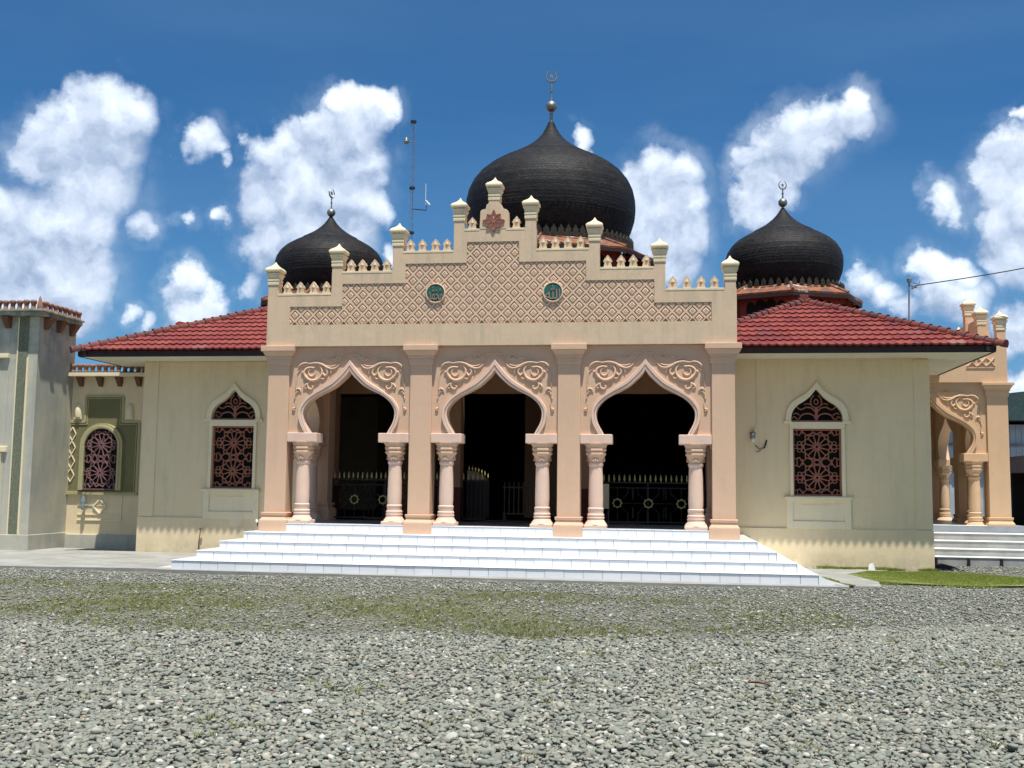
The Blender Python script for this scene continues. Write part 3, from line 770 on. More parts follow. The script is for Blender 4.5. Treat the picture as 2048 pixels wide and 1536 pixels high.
# rotate that hub into the wall plane
nn = len(b.v)-48
for i in range(nn, len(b.v)):
    x, y, z = b.v[i]; b.v[i] = (c0[0]+x, -.05-z, c0[1]+y)
obj('star_ornament', b, STARM, plate)
# medallions
def disc(cx, cz, r, y0, y1, n=36):
    return [(cx+r*math.cos(2*PI*k/n), cz+r*math.sin(2*PI*k/n)) for k in range(n)]
for cx, cz, word in ((-1.058, 4.78, '\uFDF4'), (1.002, 4.773, '\uFDF2')):
    b = B(); n = 40
    sec = [(.152,-.04),(.155,-.058),(.166,-.062),(.178,-.056),(.180,.01)]
    vs = [(cx+r*math.cos(2*PI*k/n), y, cz+r*math.sin(2*PI*k/n)) for r, y in sec for k in range(n)]
    b.add(vs, [(j*n+k, j*n+(k+1) % n, (j+1)*n+(k+1) % n, (j+1)*n+k) for j in range(4) for k in range(n)])
    md = obj('medallion', b, LATT, gable, smooth=40)
    obj('medallion_disc', B().prism(disc(cx, cz, .154, 0, 0), -.052, -.01), GREENM, md)
    cu = bpy.data.curves.new('calligraphy', 'FONT'); cu.body = word; cu.extrude = .0; cu.align_x = 'CENTER'; cu.materials.append(CALL)
    to = bpy.data.objects.new('tmp', cu); link(to); bpy.context.view_layer.update()
    me = bpy.data.meshes.new_from_object(to.evaluated_get(bpy.context.evaluated_depsgraph_get())); bpy.data.objects.remove(to)
    xs_ = [v.co.x for v in me.vertices]; zs_ = [v.co.y for v in me.vertices]
    wx, wz = max(xs_)-min(xs_), max(zs_)-min(zs_); mx, mz = (max(xs_)+min(xs_))/2, (max(zs_)+min(zs_))/2
    sx, sz = .255/wx, .245/wz
    bm = bmesh.new(); bm.from_mesh(me)
    for v in bm.verts: v.co = Vector((cx+(v.co.x-mx)*sx, -.064, cz+(v.co.y-mz)*sz))
    ex = bmesh.ops.extrude_face_region(bm, geom=bm.faces[:])
    for g in ex['geom']:
        if isinstance(g, bmesh.types.BMVert): g.co.y = -.050
    bmesh.ops.recalc_face_normals(bm, faces=bm.faces); bm.to_mesh(me); bm.free()
    if not me.materials: me.materials.append(CALL)
    obj('calligraphy', me, None, md)

# ------------------------------------------------------------------ hall walls
WY = 2.75
def wall_piece(b, x0, x1, z0, z1, y0=WY, y1=WY+.22): b.box(x0, x1, y0, y1, z0, z1)
OG_IN = [(0,3.355),(.055,3.29),(.13,3.20),(.23,3.12),(.34,3.05),(.42,2.965),(.465,2.86),(.478,2.737)]
OG_OUT = [(0,3.495),(.06,3.42),(.14,3.32),(.25,3.235),(.37,3.165),(.485,3.07),(.56,2.93),(.585,2.737)]
def screen(b, x0, x1, z0, z1, y, w=.031, arch=None):
    """pierced interlace screen: two twelve-petal rosettes in a star grid"""
    cx = (x0+x1)/2; H = z1-z0; W_ = x1-x0; d = .028
    def bar(p, q, ww=w, dy=0): b.bar(p, q, ww, y+dy, y+d+dy)
    def ring(c, r, n, ww=w, ph=0, dy=0, ez=1):
        for k in range(n):
            a, a2 = ph+2*PI*k/n, ph+2*PI*(k+1)/n
            bar((c[0]+r*math.cos(a), c[1]+r*math.sin(a)*ez), (c[0]+r*math.cos(a2), c[1]+r*math.sin(a2)*ez), ww, dy)
    bar((x0, z0+w/2), (x1, z0+w/2), w*1.2); bar((x0, z1-w/2), (x1, z1-w/2), w*1.2); bar((x0+w/2, z0), (x0+w/2, z1), w, .001); bar((x1-w/2, z0), (x1-w/2, z1), w, .001)
    Rr = H*.178
    cs = [(cx, z0+H*.27), (cx, z0+H*.73)]
    for c in cs:
        ring(c, .036, 12, .026, 0, -.004)
        for k in range(12):
            a = PI/12+k*PI/6
            p = (c[0]+.045*math.cos(a), c[1]+.045*math.sin(a)); q = (c[0]+Rr*math.cos(a), c[1]+Rr*math.sin(a))
            b.bar(p, (c[0]+.11*math.cos(a), c[1]+.11*math.sin(a)), .026, y-.003, y+d)
            b.bar((c[0]+.10*math.cos(a), c[1]+.10*math.sin(a)), q, .019, y-.002, y+d)
            a2 = a+PI/12
            t = (c[0]+(Rr+.02)*math.cos(a2), c[1]+(Rr+.02)*math.sin(a2))
            bar(q, t, .02, .0012); q3 = (c[0]+Rr*math.cos(a+PI/6), c[1]+Rr*math.sin(a+PI/6)); bar(q3, t, .02, .0016)
            # outer star points
            o1 = (c[0]+(Rr+.075)*math.cos(a), c[1]+(Rr+.075)*math.sin(a))
            if x0+.01 < o1[0] < x1-.01 and z0 < o1[1] < z1:
                bar(t, o1, .018, .002); bar((c[0]+(Rr+.02)*math.cos(a-PI/12), c[1]+(Rr+.02)*math.sin(a-PI/12)), o1, .018, .0024)
    # field lattice
    for sx in (-1, 1):
        xe = cx+sx*W_/2; xm = cx+sx*W_*.36
        for c in cs:
            ring((xm, c[1]), .052, 10, .016, 0, .003, .8); ring((xm, c[1]+.07), .04, 8, .016, 0, .0034, .8); ring((xm, c[1]-.07), .04, 8, .016, 0, .0038, .8)
            bar((xe, c[1]+.05), (xm+sx*.02, c[1]+.02), .015, .004); bar((xe, c[1]-.05), (xm+sx*.02, c[1]-.02), .015, .0044)
        for zz in (z0+H*.03, z0+H*.5, z0+H*.97):
            for dz in (-.09, .09):
                if z0 < zz+dz < z1:
                    bar((xm-sx*.05, zz), (xm, zz+dz), .017, .005); bar((xm, zz+dz), (xe, zz+dz*.5), .017, .0052)
                    bar((xm-sx*.05, zz), (xm-sx*.13, zz+dz*.9), .017, .0054); bar((xm-sx*.13, zz+dz*.9), (cx+sx*.03, zz+dz*.35), .017, .0056)
            bar((xm-sx*.055, max(z0, zz-.06)), (xm-sx*.055, min(z1, zz+.06)), .015, .006)
            bar((xm+sx*.045, max(z0, zz-.07)), (xm+sx*.045, min(z1, zz+.07)), .015, .0062)
            if z0 < zz < z1: bar((cx-.10, zz), (cx+.10, zz), .016, .0064)
def window(cx):
    """parts of one screened window, in hall coordinates"""
    f = obj('screen_window', B().box(-.475,.475,.10,.12,1.30,2.62), BLACK, mosque, (cx, WY, 0))
    b = B()
    hw = .445
    b.box(-hw-.062, -hw, -.04, .10, 1.33, 2.598); b.box(hw, hw+.062, -.04, .10, 1.33, 2.598)
    b.box(-hw-.062, hw+.062, -.045, .10, 2.60, 2.728)
    for sg in (-1, 1): b.box(min(sg*.465, sg*.625), max(sg*.465, sg*.625), -.06, .05, 2.695, 2.742)
    pi, po = sm(OG_IN, 4), sm(OG_OUT, 4); n = len(pi)
    for sg in (-1, 1):
        vs = [(sg*u, -.045, z) for u, z in pi]+[(sg*u, -.045, z) for u, z in po]+[(sg*u, .10, z) for u, z in pi]+[(sg*u, .001, z) for u, z in po]
        b.add(vs, [(i,i+1,i+1+n,i+n) for i in range(n-1)]+[(i,i+1,i+1+2*n,i+2*n) for i in range(n-1)]+[(i+n,i+1+n,i+1+3*n,i+3*n) for i in range(n-1)])
    b.box(-.62, .62, -.075, .06, 1.262, 1.312); b.box(-.60, .60, -.05, .06, 1.312, 1.33)
    b.box(-.58, -.46, -.034, .03, .72, 1.262); b.box(.48, .60, -.034, .03, .72, 1.262); b.box(-.46, .48, -.03, .03, 1.20, 1.262)
    b.box(-.46, .48, -.038, .03, .72, .86); b.box(-.46, .48, -.014, .02, .86, 1.20)
    b.tube([(-.3+.06*k, -.016, 1.16+.012*math.cos(k*PI)) for k in range(11)], .008, 5)
    obj('window_frame', b, FRAME, f, bevel=.005)
    b = B(); screen(b, -.445, .445, 1.332, 2.598, .035)
    obj('window_screen', b, SCREEN, f)
    b = B()
    y0, y1 = .035, .07
    def pl(pts, w_=.02, dy=0):
        s_ = sm(pts, 5)
        for p, q in zip(s_, s_[1:]): b.bar(p, q, w_, y0+dy, y1)
    b.bar((0,2.735),(0,3.0), .05, y0, y1); b.bar((-.47,2.75),(.47,2.75), .025, y0+.001, y1)
    for sg in (-1, 1):
        pl([(sg*.02,2.80),(sg*.06,2.86),(sg*.16,2.89),(sg*.27,2.86),(sg*.31,2.80),(sg*.36,2.78),(sg*.40,2.83),(sg*.45,2.80)], .026, .002)
        pl([(sg*.31,2.86),(sg*.38,2.90),(sg*.42,2.87)], .02, .003)
        pl([(sg*.02,2.92),(sg*.08,2.99),(sg*.18,3.01),(sg*.26,2.97),(sg*.32,2.98),(sg*.36,3.02)], .024, .004)
        pl([(sg*.0,3.0),(sg*.07,3.03),(sg*.10,3.09),(sg*.09,3.17),(sg*.04,3.24)], .02, .005)
        pl([(sg*.0,3.06),(sg*.035,3.09),(sg*.035,3.13),(sg*.0,3.17)], .018, .006)
        pl([(sg*.10,3.06),(sg*.16,3.08),(sg*.22,3.06)], .018, .007)
    obj('lunette_screen', b, SCREEN, f)
    pl2 = pi
    b = B()
    for sg in (-1, 1): b.add([(sg*u, .098, z) for u, z in pl2]+[(0, .098, 2.737)], [tuple(range(len(pl2)+1))])
    obj('lunette_void', b, BLACK, f)
WC = {1: 5.757, -1: -5.838}
b = B()
for sg, c in WC.items():
    xin, xout = (4.05, 7.80) if sg > 0 else (-4.06, -7.81)
    lo, hi = min(xin, xout), max(xin, xout)
    wl_, wr_ = c-.47, c+.47
    wall_piece(b, lo, wl_, 0, 3.96); wall_piece(b, wr_, hi, 0, 3.96)
    wall_piece(b, wl_, wr_, 0, 1.31); wall_piece(b, wl_, wr_, 3.4955, 3.96)
    # infill round the lunette
    pi = sm(OG_OUT, 4)
    for s2 in (-1, 1):
        n = len(pi)
        b.add([(c+s2*min(u, .47), WY, z) for u, z in pi]+[(c+s2*.47, WY, z) for u, z in pi], [(i,i+1,i+1+n,i+n) for i in range(n-1)])
    pass
b.box(7.58, 7.80, 2.97, 14.5, 0, 3.96); b.box(-7.81, -7.59, 2.97, 14.5, 0, 3.96); b.box(-7.59, 7.58, 14.28, 14.5, 0, 3.96)
obj('hall_wall', b, WALL, mosque)
b = B()
# raised margins round the recessed wall fields, 18 mm proud
Yp = WY-.018
for bx in ((7.53, 7.818, Yp, 2.9, .735, 3.90), (-7.828, -7.505, Yp, 2.9, .735, 3.93), (-7.50, -4.08, Yp, 2.9, 3.86, 3.93)):
    obj('wall_margin', B().box(*bx), WALL, mosque, bevel=.006)
for bx in ((4.07, 7.826, WY-.03, 2.9, -.05, .722), (-7.836, -4.08, WY-.03, 2.9, -.05, .728)):
    obj('wall_plinth', B().box(*bx), WALL, mosque, bevel=.006)
for c in WC.values(): window(c)
# arcade between porch and hall, aligned with the porch pillars
b = B()
for i in range(4):
    x0, x1 = PX[i], PX[i]+PW
    if i == 0: x0, x1 = -4.06, -3.70
    b.box(x0, x1, WY+.002, WY+.36, 1.41, 3.86)
b.box(-4.06, 4.05, WY+.36, WY+.50, 3.30, 3.86)
for x0, x1 in ((-3.62,-2.35),(-.27,.9)): b.box(x0 if x0 > -3 else -3.62+.5, x1, 6.2, 6.5, .74, 3.9)
obj('arcade_wall', b, BROWNP, mosque)
b = B()
for i in range(4):
    x0, x1 = PX[i]-.01, PX[i]+PW+.01
    b.box(x0, x1, WY-.008, WY+.365, .74, 1.41)
obj('dado', b, DADO, mosque)
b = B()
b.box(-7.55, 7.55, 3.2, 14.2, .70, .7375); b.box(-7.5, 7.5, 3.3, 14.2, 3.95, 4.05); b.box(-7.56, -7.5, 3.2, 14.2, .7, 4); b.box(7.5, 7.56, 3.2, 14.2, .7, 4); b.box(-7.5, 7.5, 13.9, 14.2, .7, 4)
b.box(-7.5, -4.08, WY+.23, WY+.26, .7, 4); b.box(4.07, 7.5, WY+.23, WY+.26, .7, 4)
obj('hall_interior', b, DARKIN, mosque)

# ------------------------------------------------------------------ eaves and tiled roofs
b = B()
b.box(-8.74, 8.70, 1.86, 2.745, 3.935, 3.95); b.box(7.81, 8.70, 2.745, 15.4, 3.935, 3.95); b.box(-8.74, -7.82, 2.745, 15.4, 3.935, 3.95)
obj('soffit', b, SOFFIT, mosque)
b = B()
b.box(-8.79, 8.75, 1.83, 1.86, 3.93, 4.045); b.box(8.72, 8.75, 1.86, 15.4, 3.93, 4.045); b.box(-8.79, -8.76, 1.86, 15.4, 3.93, 4.045)
b.box(-8.79, -8.60, 1.80, 1.829, 3.95, 4.04); b.box(8.58, 8.75, 1.80, 1.829, 3.95, 4.04)
obj('fascia_board', b, FASCIA, mosque)
SL = math.atan2(1.31, 2.95); cosS, sinS = math.cos(SL), math.sin(SL)
TW, TL = .30, .325
def tile_mesh_pts():
    """one two-wave tile, x across, s up the slope (0 at its lower edge), h off the slope"""
    n = 12; rows = [(0.0, .040), (.0, .062), (.02, .065), (.34, .030)]
    P = []
    for s_, h in rows:
        for i in range(n+1):
            x = TW*i/n; wv = .012*math.cos(2*PI*i/n*2)+.004*math.cos(2*PI*i/n*4)
            P.append((x, s_-(.009*math.cos(4*PI*i/n) if s_ < .1 else 0), h+wv-(.012 if rows.index((s_, h)) == 0 else 0)))
    F = [(j*(n+1)+i, j*(n+1)+i+1, (j+1)*(n+1)+i+1, (j+1)*(n+1)+i) for j in range(3) for i in range(n)]
    return P, F
TP, TF = tile_mesh_pts()
tilem = None
def roof_tiles(parent, ax, x_lo, x_hi):
    """front slope of a corner hip; ax = apex x; clipped to the two hip planes"""
    global tilem
    rows = 10
    def W(x, s_, h): return (x, 1.80+s_*cosS-h*sinS, 4.035+s_*sinS+h*cosS)
    for r_ in range(rows):
        s0 = r_*TL; off = 0
        x = x_lo-1.2
        while x < x_hi+1.2:
            ymid = lambda s_: 1.80+s_*cosS
            # hip bounds at the tile's lower edge and upper edge
            lo0, hi0 = ax-2.95+(s0*cosS), ax+2.95-(s0*cosS)
            lo1, hi1 = ax-2.95+((s0+.34)*cosS), ax+2.95-((s0+.34)*cosS)
            if x+TW < lo0-.05 or x > hi0+.05 or x+TW < x_lo or x > x_hi: x += TW; continue
            whole = x >= lo1+.0 and x+TW <= hi1 and x >= x_lo and x+TW <= x_hi
            if tilem is None:
                tilem = bpy.data.meshes.new('roof_tile'); tilem.from_pydata([W(p[0], p[1], p[2]) for p in TP], [], TF); tilem.materials.append(RTILE)
                tilem.polygons.foreach_set('use_smooth', [True]*len(tilem.polygons)); tilem.set_sharp_from_angle(angle=R(50))
            if whole: me = tilem; loc = Vector((x, s0*cosS, s0*sinS))
            else:
                bm = bmesh.new(); vv = [bm.verts.new(W(p[0]+x, p[1]+s0, p[2])) for p in TP]
                for f in TF: bm.faces.new([vv[k] for k in f])
                for pc, no in (((ax+2.95, 1.8, 0), (1, 1, 0)), ((ax-2.95, 1.8, 0), (-1, 1, 0)), ((x_lo, 0, 0), (-1, 0, 0)), ((x_hi, 0, 0), (1, 0, 0))):
                    bmesh.ops.bisect_plane(bm, geom=bm.verts[:]+bm.edges[:]+bm.faces[:], plane_co=pc, plane_no=no, clear_outer=True)
                if not bm.faces: bm.free(); x += TW; continue
                me = bpy.data.meshes.new('roof_tile'); bm.to_mesh(me); bm.free(); me.materials.append(RTILE)
                me.polygons.foreach_set('use_smooth', [True]*len(me.polygons)); me.set_sharp_from_angle(angle=R(50)); loc = Vector((0, 0, 0))
            o = bpy.data.objects.new('roof_tile', me)
            o.location = loc+Vector((0, 0, random.uniform(-.003, .003))); link(o, parent)
            x += TW
RGP = [(.0, .105), (.035, .105), (.05, .088), (.23, .078)]
ridgem = None
def ridge_line(parent, p0, p1, n):
    global ridgem
    p0, p1 = Vector(p0), Vector(p1); d = (p1-p0); L = d.length/n; d.normalize()
    if ridgem is None:
        b = B(); k = 9; vs = []
        for x, r_ in RGP:
            for i in range(k+1):
                a = PI*(-.12+1.24*i/k); vs.append((x, r_*math.cos(a), r_*math.sin(a)-.02))
        fs = [(j*(k+1)+i, j*(k+1)+i+1, (j+1)*(k+1)+i+1, (j+1)*(k+1)+i) for j in range(3) for i in range(k)]
        fs.append(tuple(range(k, -1, -1)))
        b.add(vs, fs); ridgem = b.mesh('ridge_tile', RIDGE, 45)
    q = d.to_track_quat('X', 'Z')
    for i in range(n):
        o = bpy.data.objects.new('ridge_tile', ridgem); o.location = p0+d*L*i+Vector((0, 0, random.uniform(-.006, .006)))
        o.rotation_mode = 'QUATERNION'; o.rotation_quaternion = q; o.scale = (L/.178*.93, 1, 1); link(o, parent)
def wavy(b, p0, u, s_, wl_, hl_, cut=None):
    pass
for sg in (-1, 1):
    ax = sg*5.80; zA, yA = 4.035+1.31, 4.75
    b = B()
    A = (ax, yA, zA)
    x0, x1 = ax-2.95, ax+2.95; yb = 12.6
    b.add([(x0,1.8,4.035),(x1,1.8,4.035),(x1,15.5,4.035),(x0,15.5,4.035),A,(ax,yb,zA)],
        [(0,1,4),(1,2,5,4),(2,3,5),(3,0,4,5),(0,3,2,1)])
    rf = obj('corner_roof', b, RTILE, mosque)
    lo, hi = (x0-.02, -4.05) if sg < 0 else (4.04, x1+.02)
    roof_tiles(rf, ax, lo, hi)
    up = Vector((0, 0, .06))
    xo = ax+sg*2.98
    ridge_line(rf, Vector((xo+sg*.10, 1.70, 4.05)), Vector((ax, yA, zA))+up, 24)
    ridge_line(rf, Vector((ax-sg*2.98, 1.77, 4.05))+Vector((sg*1.0, 1.0, .45)), Vector((ax, yA, zA))+up, 16)
    obj('ridge_cap', B().box(ax-.09, ax+.09, yA-.12, yA+.3, zA+.02, zA+.17), RIDGE, rf, bevel=.01)
b = B().box(-4, 4, 2.8, 12.6, 4.06, 4.9); obj('centre_block', b, DRUM, mosque)
b = B().box(-3.3, 3.3, 5.4, 12.0, 4.9, 5.8); obj('centre_roof', b, RTILE, mosque)

# ------------------------------------------------------------------ domes
def steps_profile(prof, n):
    L = [0]
    for (r0, z0), (r1, z1) in zip(prof, prof[1:]): L.append(L[-1]+math.hypot(r1-r0, z1-z0))
    def at(t):
        t *= L[-1]
        for i in range(len(L)-1):
            if t <= L[i+1]+1e-9:
                f = (t-L[i])/(L[i+1]-L[i]); return (prof[i][0]+(prof[i+1][0]-prof[i][0])*f, prof[i][1]+(prof[i+1][1]-prof[i][1])*f)
        return prof[-1]
    out = []
    for k in range(n):
        a, c = at(k/n), at((k+1)/n)
        t = Vector((c[0]-a[0], c[1]-a[1])).normalized(); nrm = Vector((t.y, -t.x))
        out.append((a[0]+nrm.x*.004, a[1]+nrm.y*.004)); out.append((c[0]+nrm.x*.002, c[1]+nrm.y*.002))
    return out
def crescent(parent, z, r, sz, mat):
    """upright ring with a star inside"""
    b = B(); n = 28
    b.tube([(r*math.cos(a), 0, z+r*1.08*math.sin(a)) for a in [PI/2+.32+(2*PI-.64)*k/n for k in range(n+1)]], [r*.07+r*.13*math.sin(PI*k/n) for k in range(n+1)], 6)
    st = []
    for k in range(10):
        a = PI/2+k*PI/5; rr = r*.58 if k % 2 == 0 else r*.24
        st.append((rr*math.cos(a), z+rr*math.sin(a)))
    b.prism(st, -r*.06, r*.06)
    b.tube([(0, 0, z-r*1.05), (0, 0, z-r*.45)], r*.06, 5)
    return b
def dome(cx, cy, prof, coneprof, ball, rod, skirt, nstep, face=0, drumr=1.6):
    d = obj('dome', B().lathe(steps_profile(prof, nstep), 96, cap=True), SHING, mosque, (cx, cy, 0), smooth=25)
    c = B().lathe(steps_profile(coneprof, 9), 72, cap=True)
    obj('dome_crown', c, SHING, d, smooth=25)
    zb, rb = ball; zr, rr = rod
    fin = B().lathe([(rb*.32, coneprof[-1][1]-.08), (rb*.3, zb-rb)], 12)
    n = 14; fin.lathe([(max(.004, rb*math.sin(PI*k/n)), zb-rb*math.cos(PI*k/n)) for k in range(n+1)], 24)
    fin.lathe([(rb*.26, zb+rb*.9), (rb*.16, zb+rb*1.6), (rb*.15, zr-rr)], 8)
    fin.lathe([(rb*.24, (zb+zr)/2-.01), (rb*.24, (zb+zr)/2+.02)], 8)
    f = obj('finial', fin, STEEL, d, smooth=40)
    cr = obj('crescent_ornament', crescent(None, zr, rr, 1, STEEL), STEEL, f, rotz=face)
    Ro, ze, Ri, zi = skirt
    # octagonal sheet iron skirt, one corner towards the yard
    sk = B(); a0 = -PI/2
    sk.lathe([(Ro, ze-.05), (Ro+.01, ze), (Ri, zi)], 8, a0=a0, cap=False)
    sk.lathe([(Ri, zi-.02), (Ro-.02, ze-.055)], 8, a0=a0, cap=False)
    obj('skirt_fascia', B().lathe([(Ro-.035, ze-.135), (Ro-.005, ze-.13), (Ro-.002, ze-.052), (Ro-.04, ze-.052)], 8, a0=a0, cap=False), FASCIA, d)
    s_ = obj('drum_skirt', sk, RUST, d)
    b = B()
    for k in range(8):
        a = a0+k*PI/4; b.tube([(Ro*math.cos(a), Ro*math.sin(a), ze+.02), (Ri*math.cos(a), Ri*math.sin(a), zi+.02)], .035, 5)
    obj('skirt_ridge', b, RUST, s_)
    zd = 4.1
    dr = obj('drum', B().lathe([(drumr, zd), (drumr, ze-.02), ], 8, a0=a0), DRUM, d)
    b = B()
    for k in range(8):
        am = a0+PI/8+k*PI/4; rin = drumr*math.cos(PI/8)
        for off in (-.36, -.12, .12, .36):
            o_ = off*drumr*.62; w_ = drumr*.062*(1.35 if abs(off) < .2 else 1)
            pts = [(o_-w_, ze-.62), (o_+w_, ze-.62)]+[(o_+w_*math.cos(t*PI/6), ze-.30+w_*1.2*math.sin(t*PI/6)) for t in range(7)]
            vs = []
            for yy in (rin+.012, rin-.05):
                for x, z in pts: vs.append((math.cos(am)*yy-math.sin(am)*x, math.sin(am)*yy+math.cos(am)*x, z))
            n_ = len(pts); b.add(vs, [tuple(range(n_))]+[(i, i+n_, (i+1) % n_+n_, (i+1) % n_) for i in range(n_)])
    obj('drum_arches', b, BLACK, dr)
    # small leaf merlons round the dome foot
    lm = B().prism([(-.05,0),(.05,0),(.062,.05),(.045,.075),(.05,.11),(.02,.15),(0,.19),(-.02,.15),(-.05,.11),(-.045,.075),(-.062,.05)], -.02, .02).mesh('dome_merlon', TERRD)
    nm = int(2*PI*Ri/.17)
    for k in range(nm):
        a = 2*PI*k/nm; o = bpy.data.objects.new('dome_merlon', lm); o.location = ((Ri+.06)*math.cos(a), (Ri+.06)*math.sin(a), zi-.05); o.rotation_euler = (0, 0, a+PI/2)
        o.scale = (Ro/1.87, 1, Ro/1.87); link(o, s_)
    return d
TERRD = simple('dark lichened terracotta', (.045, .038, .028), .9, .2, var=(.022, .022, .018), nscale=12)
mp_ = [(1.55,7.15),(1.80,7.45),(1.965,7.72),(2.08,7.98),(2.155,8.24),(2.178,8.50),(2.165,8.74),(2.11,8.98),(2.01,9.20),(1.84,9.42),(1.60,9.62),(1.30,9.80),(1.0,9.94),(.86,10.0)]
mc_ = [(1.07,9.87),(1.08,9.925),(.98,9.965),(.80,10.06),(.60,10.19),(.42,10.33),(.29,10.46),(.19,10.60),(.12,10.74),(.075,10.86)]
dome(0, 8.7, mp_, mc_, (11.29,.148), (12.10,.135), (2.86,7.08,2.05,7.42), 42, .1, 2.45)
spf = [(r_*.935, z_) for r_, z_ in [(1.10,6.18),(1.28,6.36),(1.41,6.56),(1.49,6.76),(1.52,6.96),(1.515,7.12),(1.47,7.28),(1.37,7.44),(1.21,7.58),(1.0,7.70),(.82,7.79),(.70,7.84)]]
scn = [(r_*.935, z_) for r_, z_ in [(.845,7.755),(.85,7.80),(.78,7.825),(.64,7.895),(.48,7.985),(.35,8.08),(.24,8.17),(.15,8.27),(.08,8.37),(.04,8.43)]]
dome(5.83, 8.65, spf, scn, (8.57,.112), (9.02,.095), (1.87,6.03,1.36,6.28), 30, .25, 1.62)
spl = [(r, z+.06) for r, z in spf]; scl = [(r, z+.06) for r, z in scn]
dome(-5.83, 8.65, spl, scl, (8.60,.112), (9.13,.11), (1.87,6.05,1.36,6.32), 30, 1.25, 1.62)

# ------------------------------------------------------------------ side porch on the right
SY = 5.8
sp_ = obj('side_porch', B().box(7.81, 9.95, SY+.4, 11.9, 3.87, 4.0), SIDEP, mosque)
def sp_pillar(x0, x1, y0, y1): return make_pillar(sp_, x0, x1, y0, y1, .575, 3.50, SIDEP, SIDEP, 3.77)
PYS = [SY, 8.30, 10.80, 13.30]
sp_pillar(9.70, 10.13, SY, SY+.40)
for y in PYS[1:3]: sp_pillar(9.73, 10.13, y, y+.40)
hwS = (9.70-7.42)/2; cxS = 9.70-hwS
mitre(sp_, hwS-.001, loc=(cxS, SY, -.07), mat=SIDEP, mat2=SIDEP, zt=3.86)
obj('impost_block', B().box(9.20, 9.696, SY-.01, SY+.34, 2.09, 2.262), SIDEP, sp_, bevel=.01)
c_ = make_column(sp_, (9.44, SY+.15, -.08), SIDEP, SIDEP)
for i in range(2):
    yc = (PYS[i]+.4+PYS[i+1])/2; hw = (PYS[i+1]-PYS[i]-.4)/2
    mitre(sp_, hw-.001, loc=(10.10, yc, -.07), rotz=PI/2, mat=SIDEP, mat2=SIDEP, relief=False, zt=3.86)
    for t in (-1, 1):
        ya, yb = yc+t*hw, yc+t*(hw-.5)
        obj('impost_block', B().box(9.78, 10.12, min(ya-t*.004, yb), max(ya-t*.004, yb), 2.09, 2.262), SIDEP, sp_, bevel=.01)
        make_column(sp_, (9.96, yc+t*(hw-.26), -.08), SIDEP, SIDEP)
b = B().box(7.82, 10.13, SY-.03, SY+.2, 3.775, 4.62)
sg_ = obj('flank_parapet', b, SIDEP, sp_, bevel=.006)
b = B().box(9.93, 10.135, SY+.2, 11.2, 3.775, 4.70)
b.box(9.93, 10.133, SY+1.1, 9.95, 4.70, 5.0); b.box(9.93, 10.131, 7.0, 8.8, 5.0, 5.35)
obj('side_gable', b, SIDEP, sp_)
for y, z in ((SY+.07, 5.33), (6.97, 5.62), (7.92, 5.98), (8.75, 5.42)):
    pier(sp_, 10.03 if y < 6 else 9.95, y, 4.4, z, SIDEP, CAPW)
b = B()
for x in (9.42, 9.62, 9.80):
    b.tube([(x-.10, SY-.035, 4.12), (x, SY-.045, 4.22), (x+.07, SY-.035, 4.30)], .02, 6); b.tube([(x-.08, SY-.035, 4.30), (x+.02, SY-.04, 4.20), (x+.08, SY-.035, 4.12)], .016, 6)
b.box(9.30, 9.86, SY-.045, SY-.03, 4.08, 4.10)
obj('parapet_relief', b, SIDEP, sg_)
o = pier(sp_, 9.44, 14.2, 4.0, 6.35, SIDEP, CAPW)
obj('rear_post', B().box(9.30, 9.58, 14.06, 14.34, 0, 4.0), SIDEP, sp_)
# its wrap-around steps
ss = obj('side_steps', B().box(7.81, 10.5, 5.72, 13.0, .3, .7375), FLOORM, sp_)
b = B(); e = B()
for k in range(5):
    top = .7375-RH*k-.012; y0 = 5.70-.30*k; x1 = 10.45+.32*k
    if k == 0: x1 = 9.70; y0 = 5.77
    else: pass
    b.box(7.812, x1 if k else 9.66, y0, 5.80 if k == 0 else 13, top-RH-.02, top)
    e.box(7.815, (x1 if k else 9.66)+.01, y0-.014, y0+.28 if k else 5.9, top, top+.018)
    if k: e.box(x1-.28, x1+.012, y0+.28, 13, top, top+.018)
obj('step_riser', b, GREYST, ss); obj('step_edging', e, WEDGE, ss, bevel=.004)
b = B()
for k in range(9): b.box(8.25+.62*k, 8.29+.62*k, 4.43, 4.52, -.05, .12)
obj('step_footing', b, FASCIA, ss)

# ------------------------------------------------------------------ annex: tower and link wing on the left
annex = thing('annex_building', 'weathered cream annex with square tower, terracotta merlons and olive window panel', 'building')
TX, TYF = -10.04, 2.40
b = B()
b.box(-14.5, -10.67, TYF, 4.9, .33, 4.864); b.box(-10.67, TX, TYF, 3.81, .33, 4.864)
tw = obj('tower', b, TOWER, annex, bevel=.012)
b = B().box(-14.5, TX+.03, TYF-.035, 3.9, -.03, .33); b.box(TX, -7.86, 3.74, 3.95, -.03, .295)
obj('tower_plinth', b, TOWER, annex, bevel=.012)
b = B().box(-10.475, -10.262, TYF-.012, TYF+.02, .33, 4.84); obj('render_strip', b, ROUGHG, tw)
b = B().box(-10.262, -10.222, TYF-.03, TYF+.02, .33, 4.0); b.box(-10.50, -10.475, TYF-.02, TYF+.02, .33, 4.84); obj('strip_bead', b, FRAME, tw)
b = B().box(-14.6, TX+.155, TYF-.20, 3.80, 4.865, 4.985); b.box(-14.6, TX+.185, TYF-.23, 3.83, 4.94, 4.985)
ts = obj('tower_cornice', b, SLABM, tw, bevel=.01)
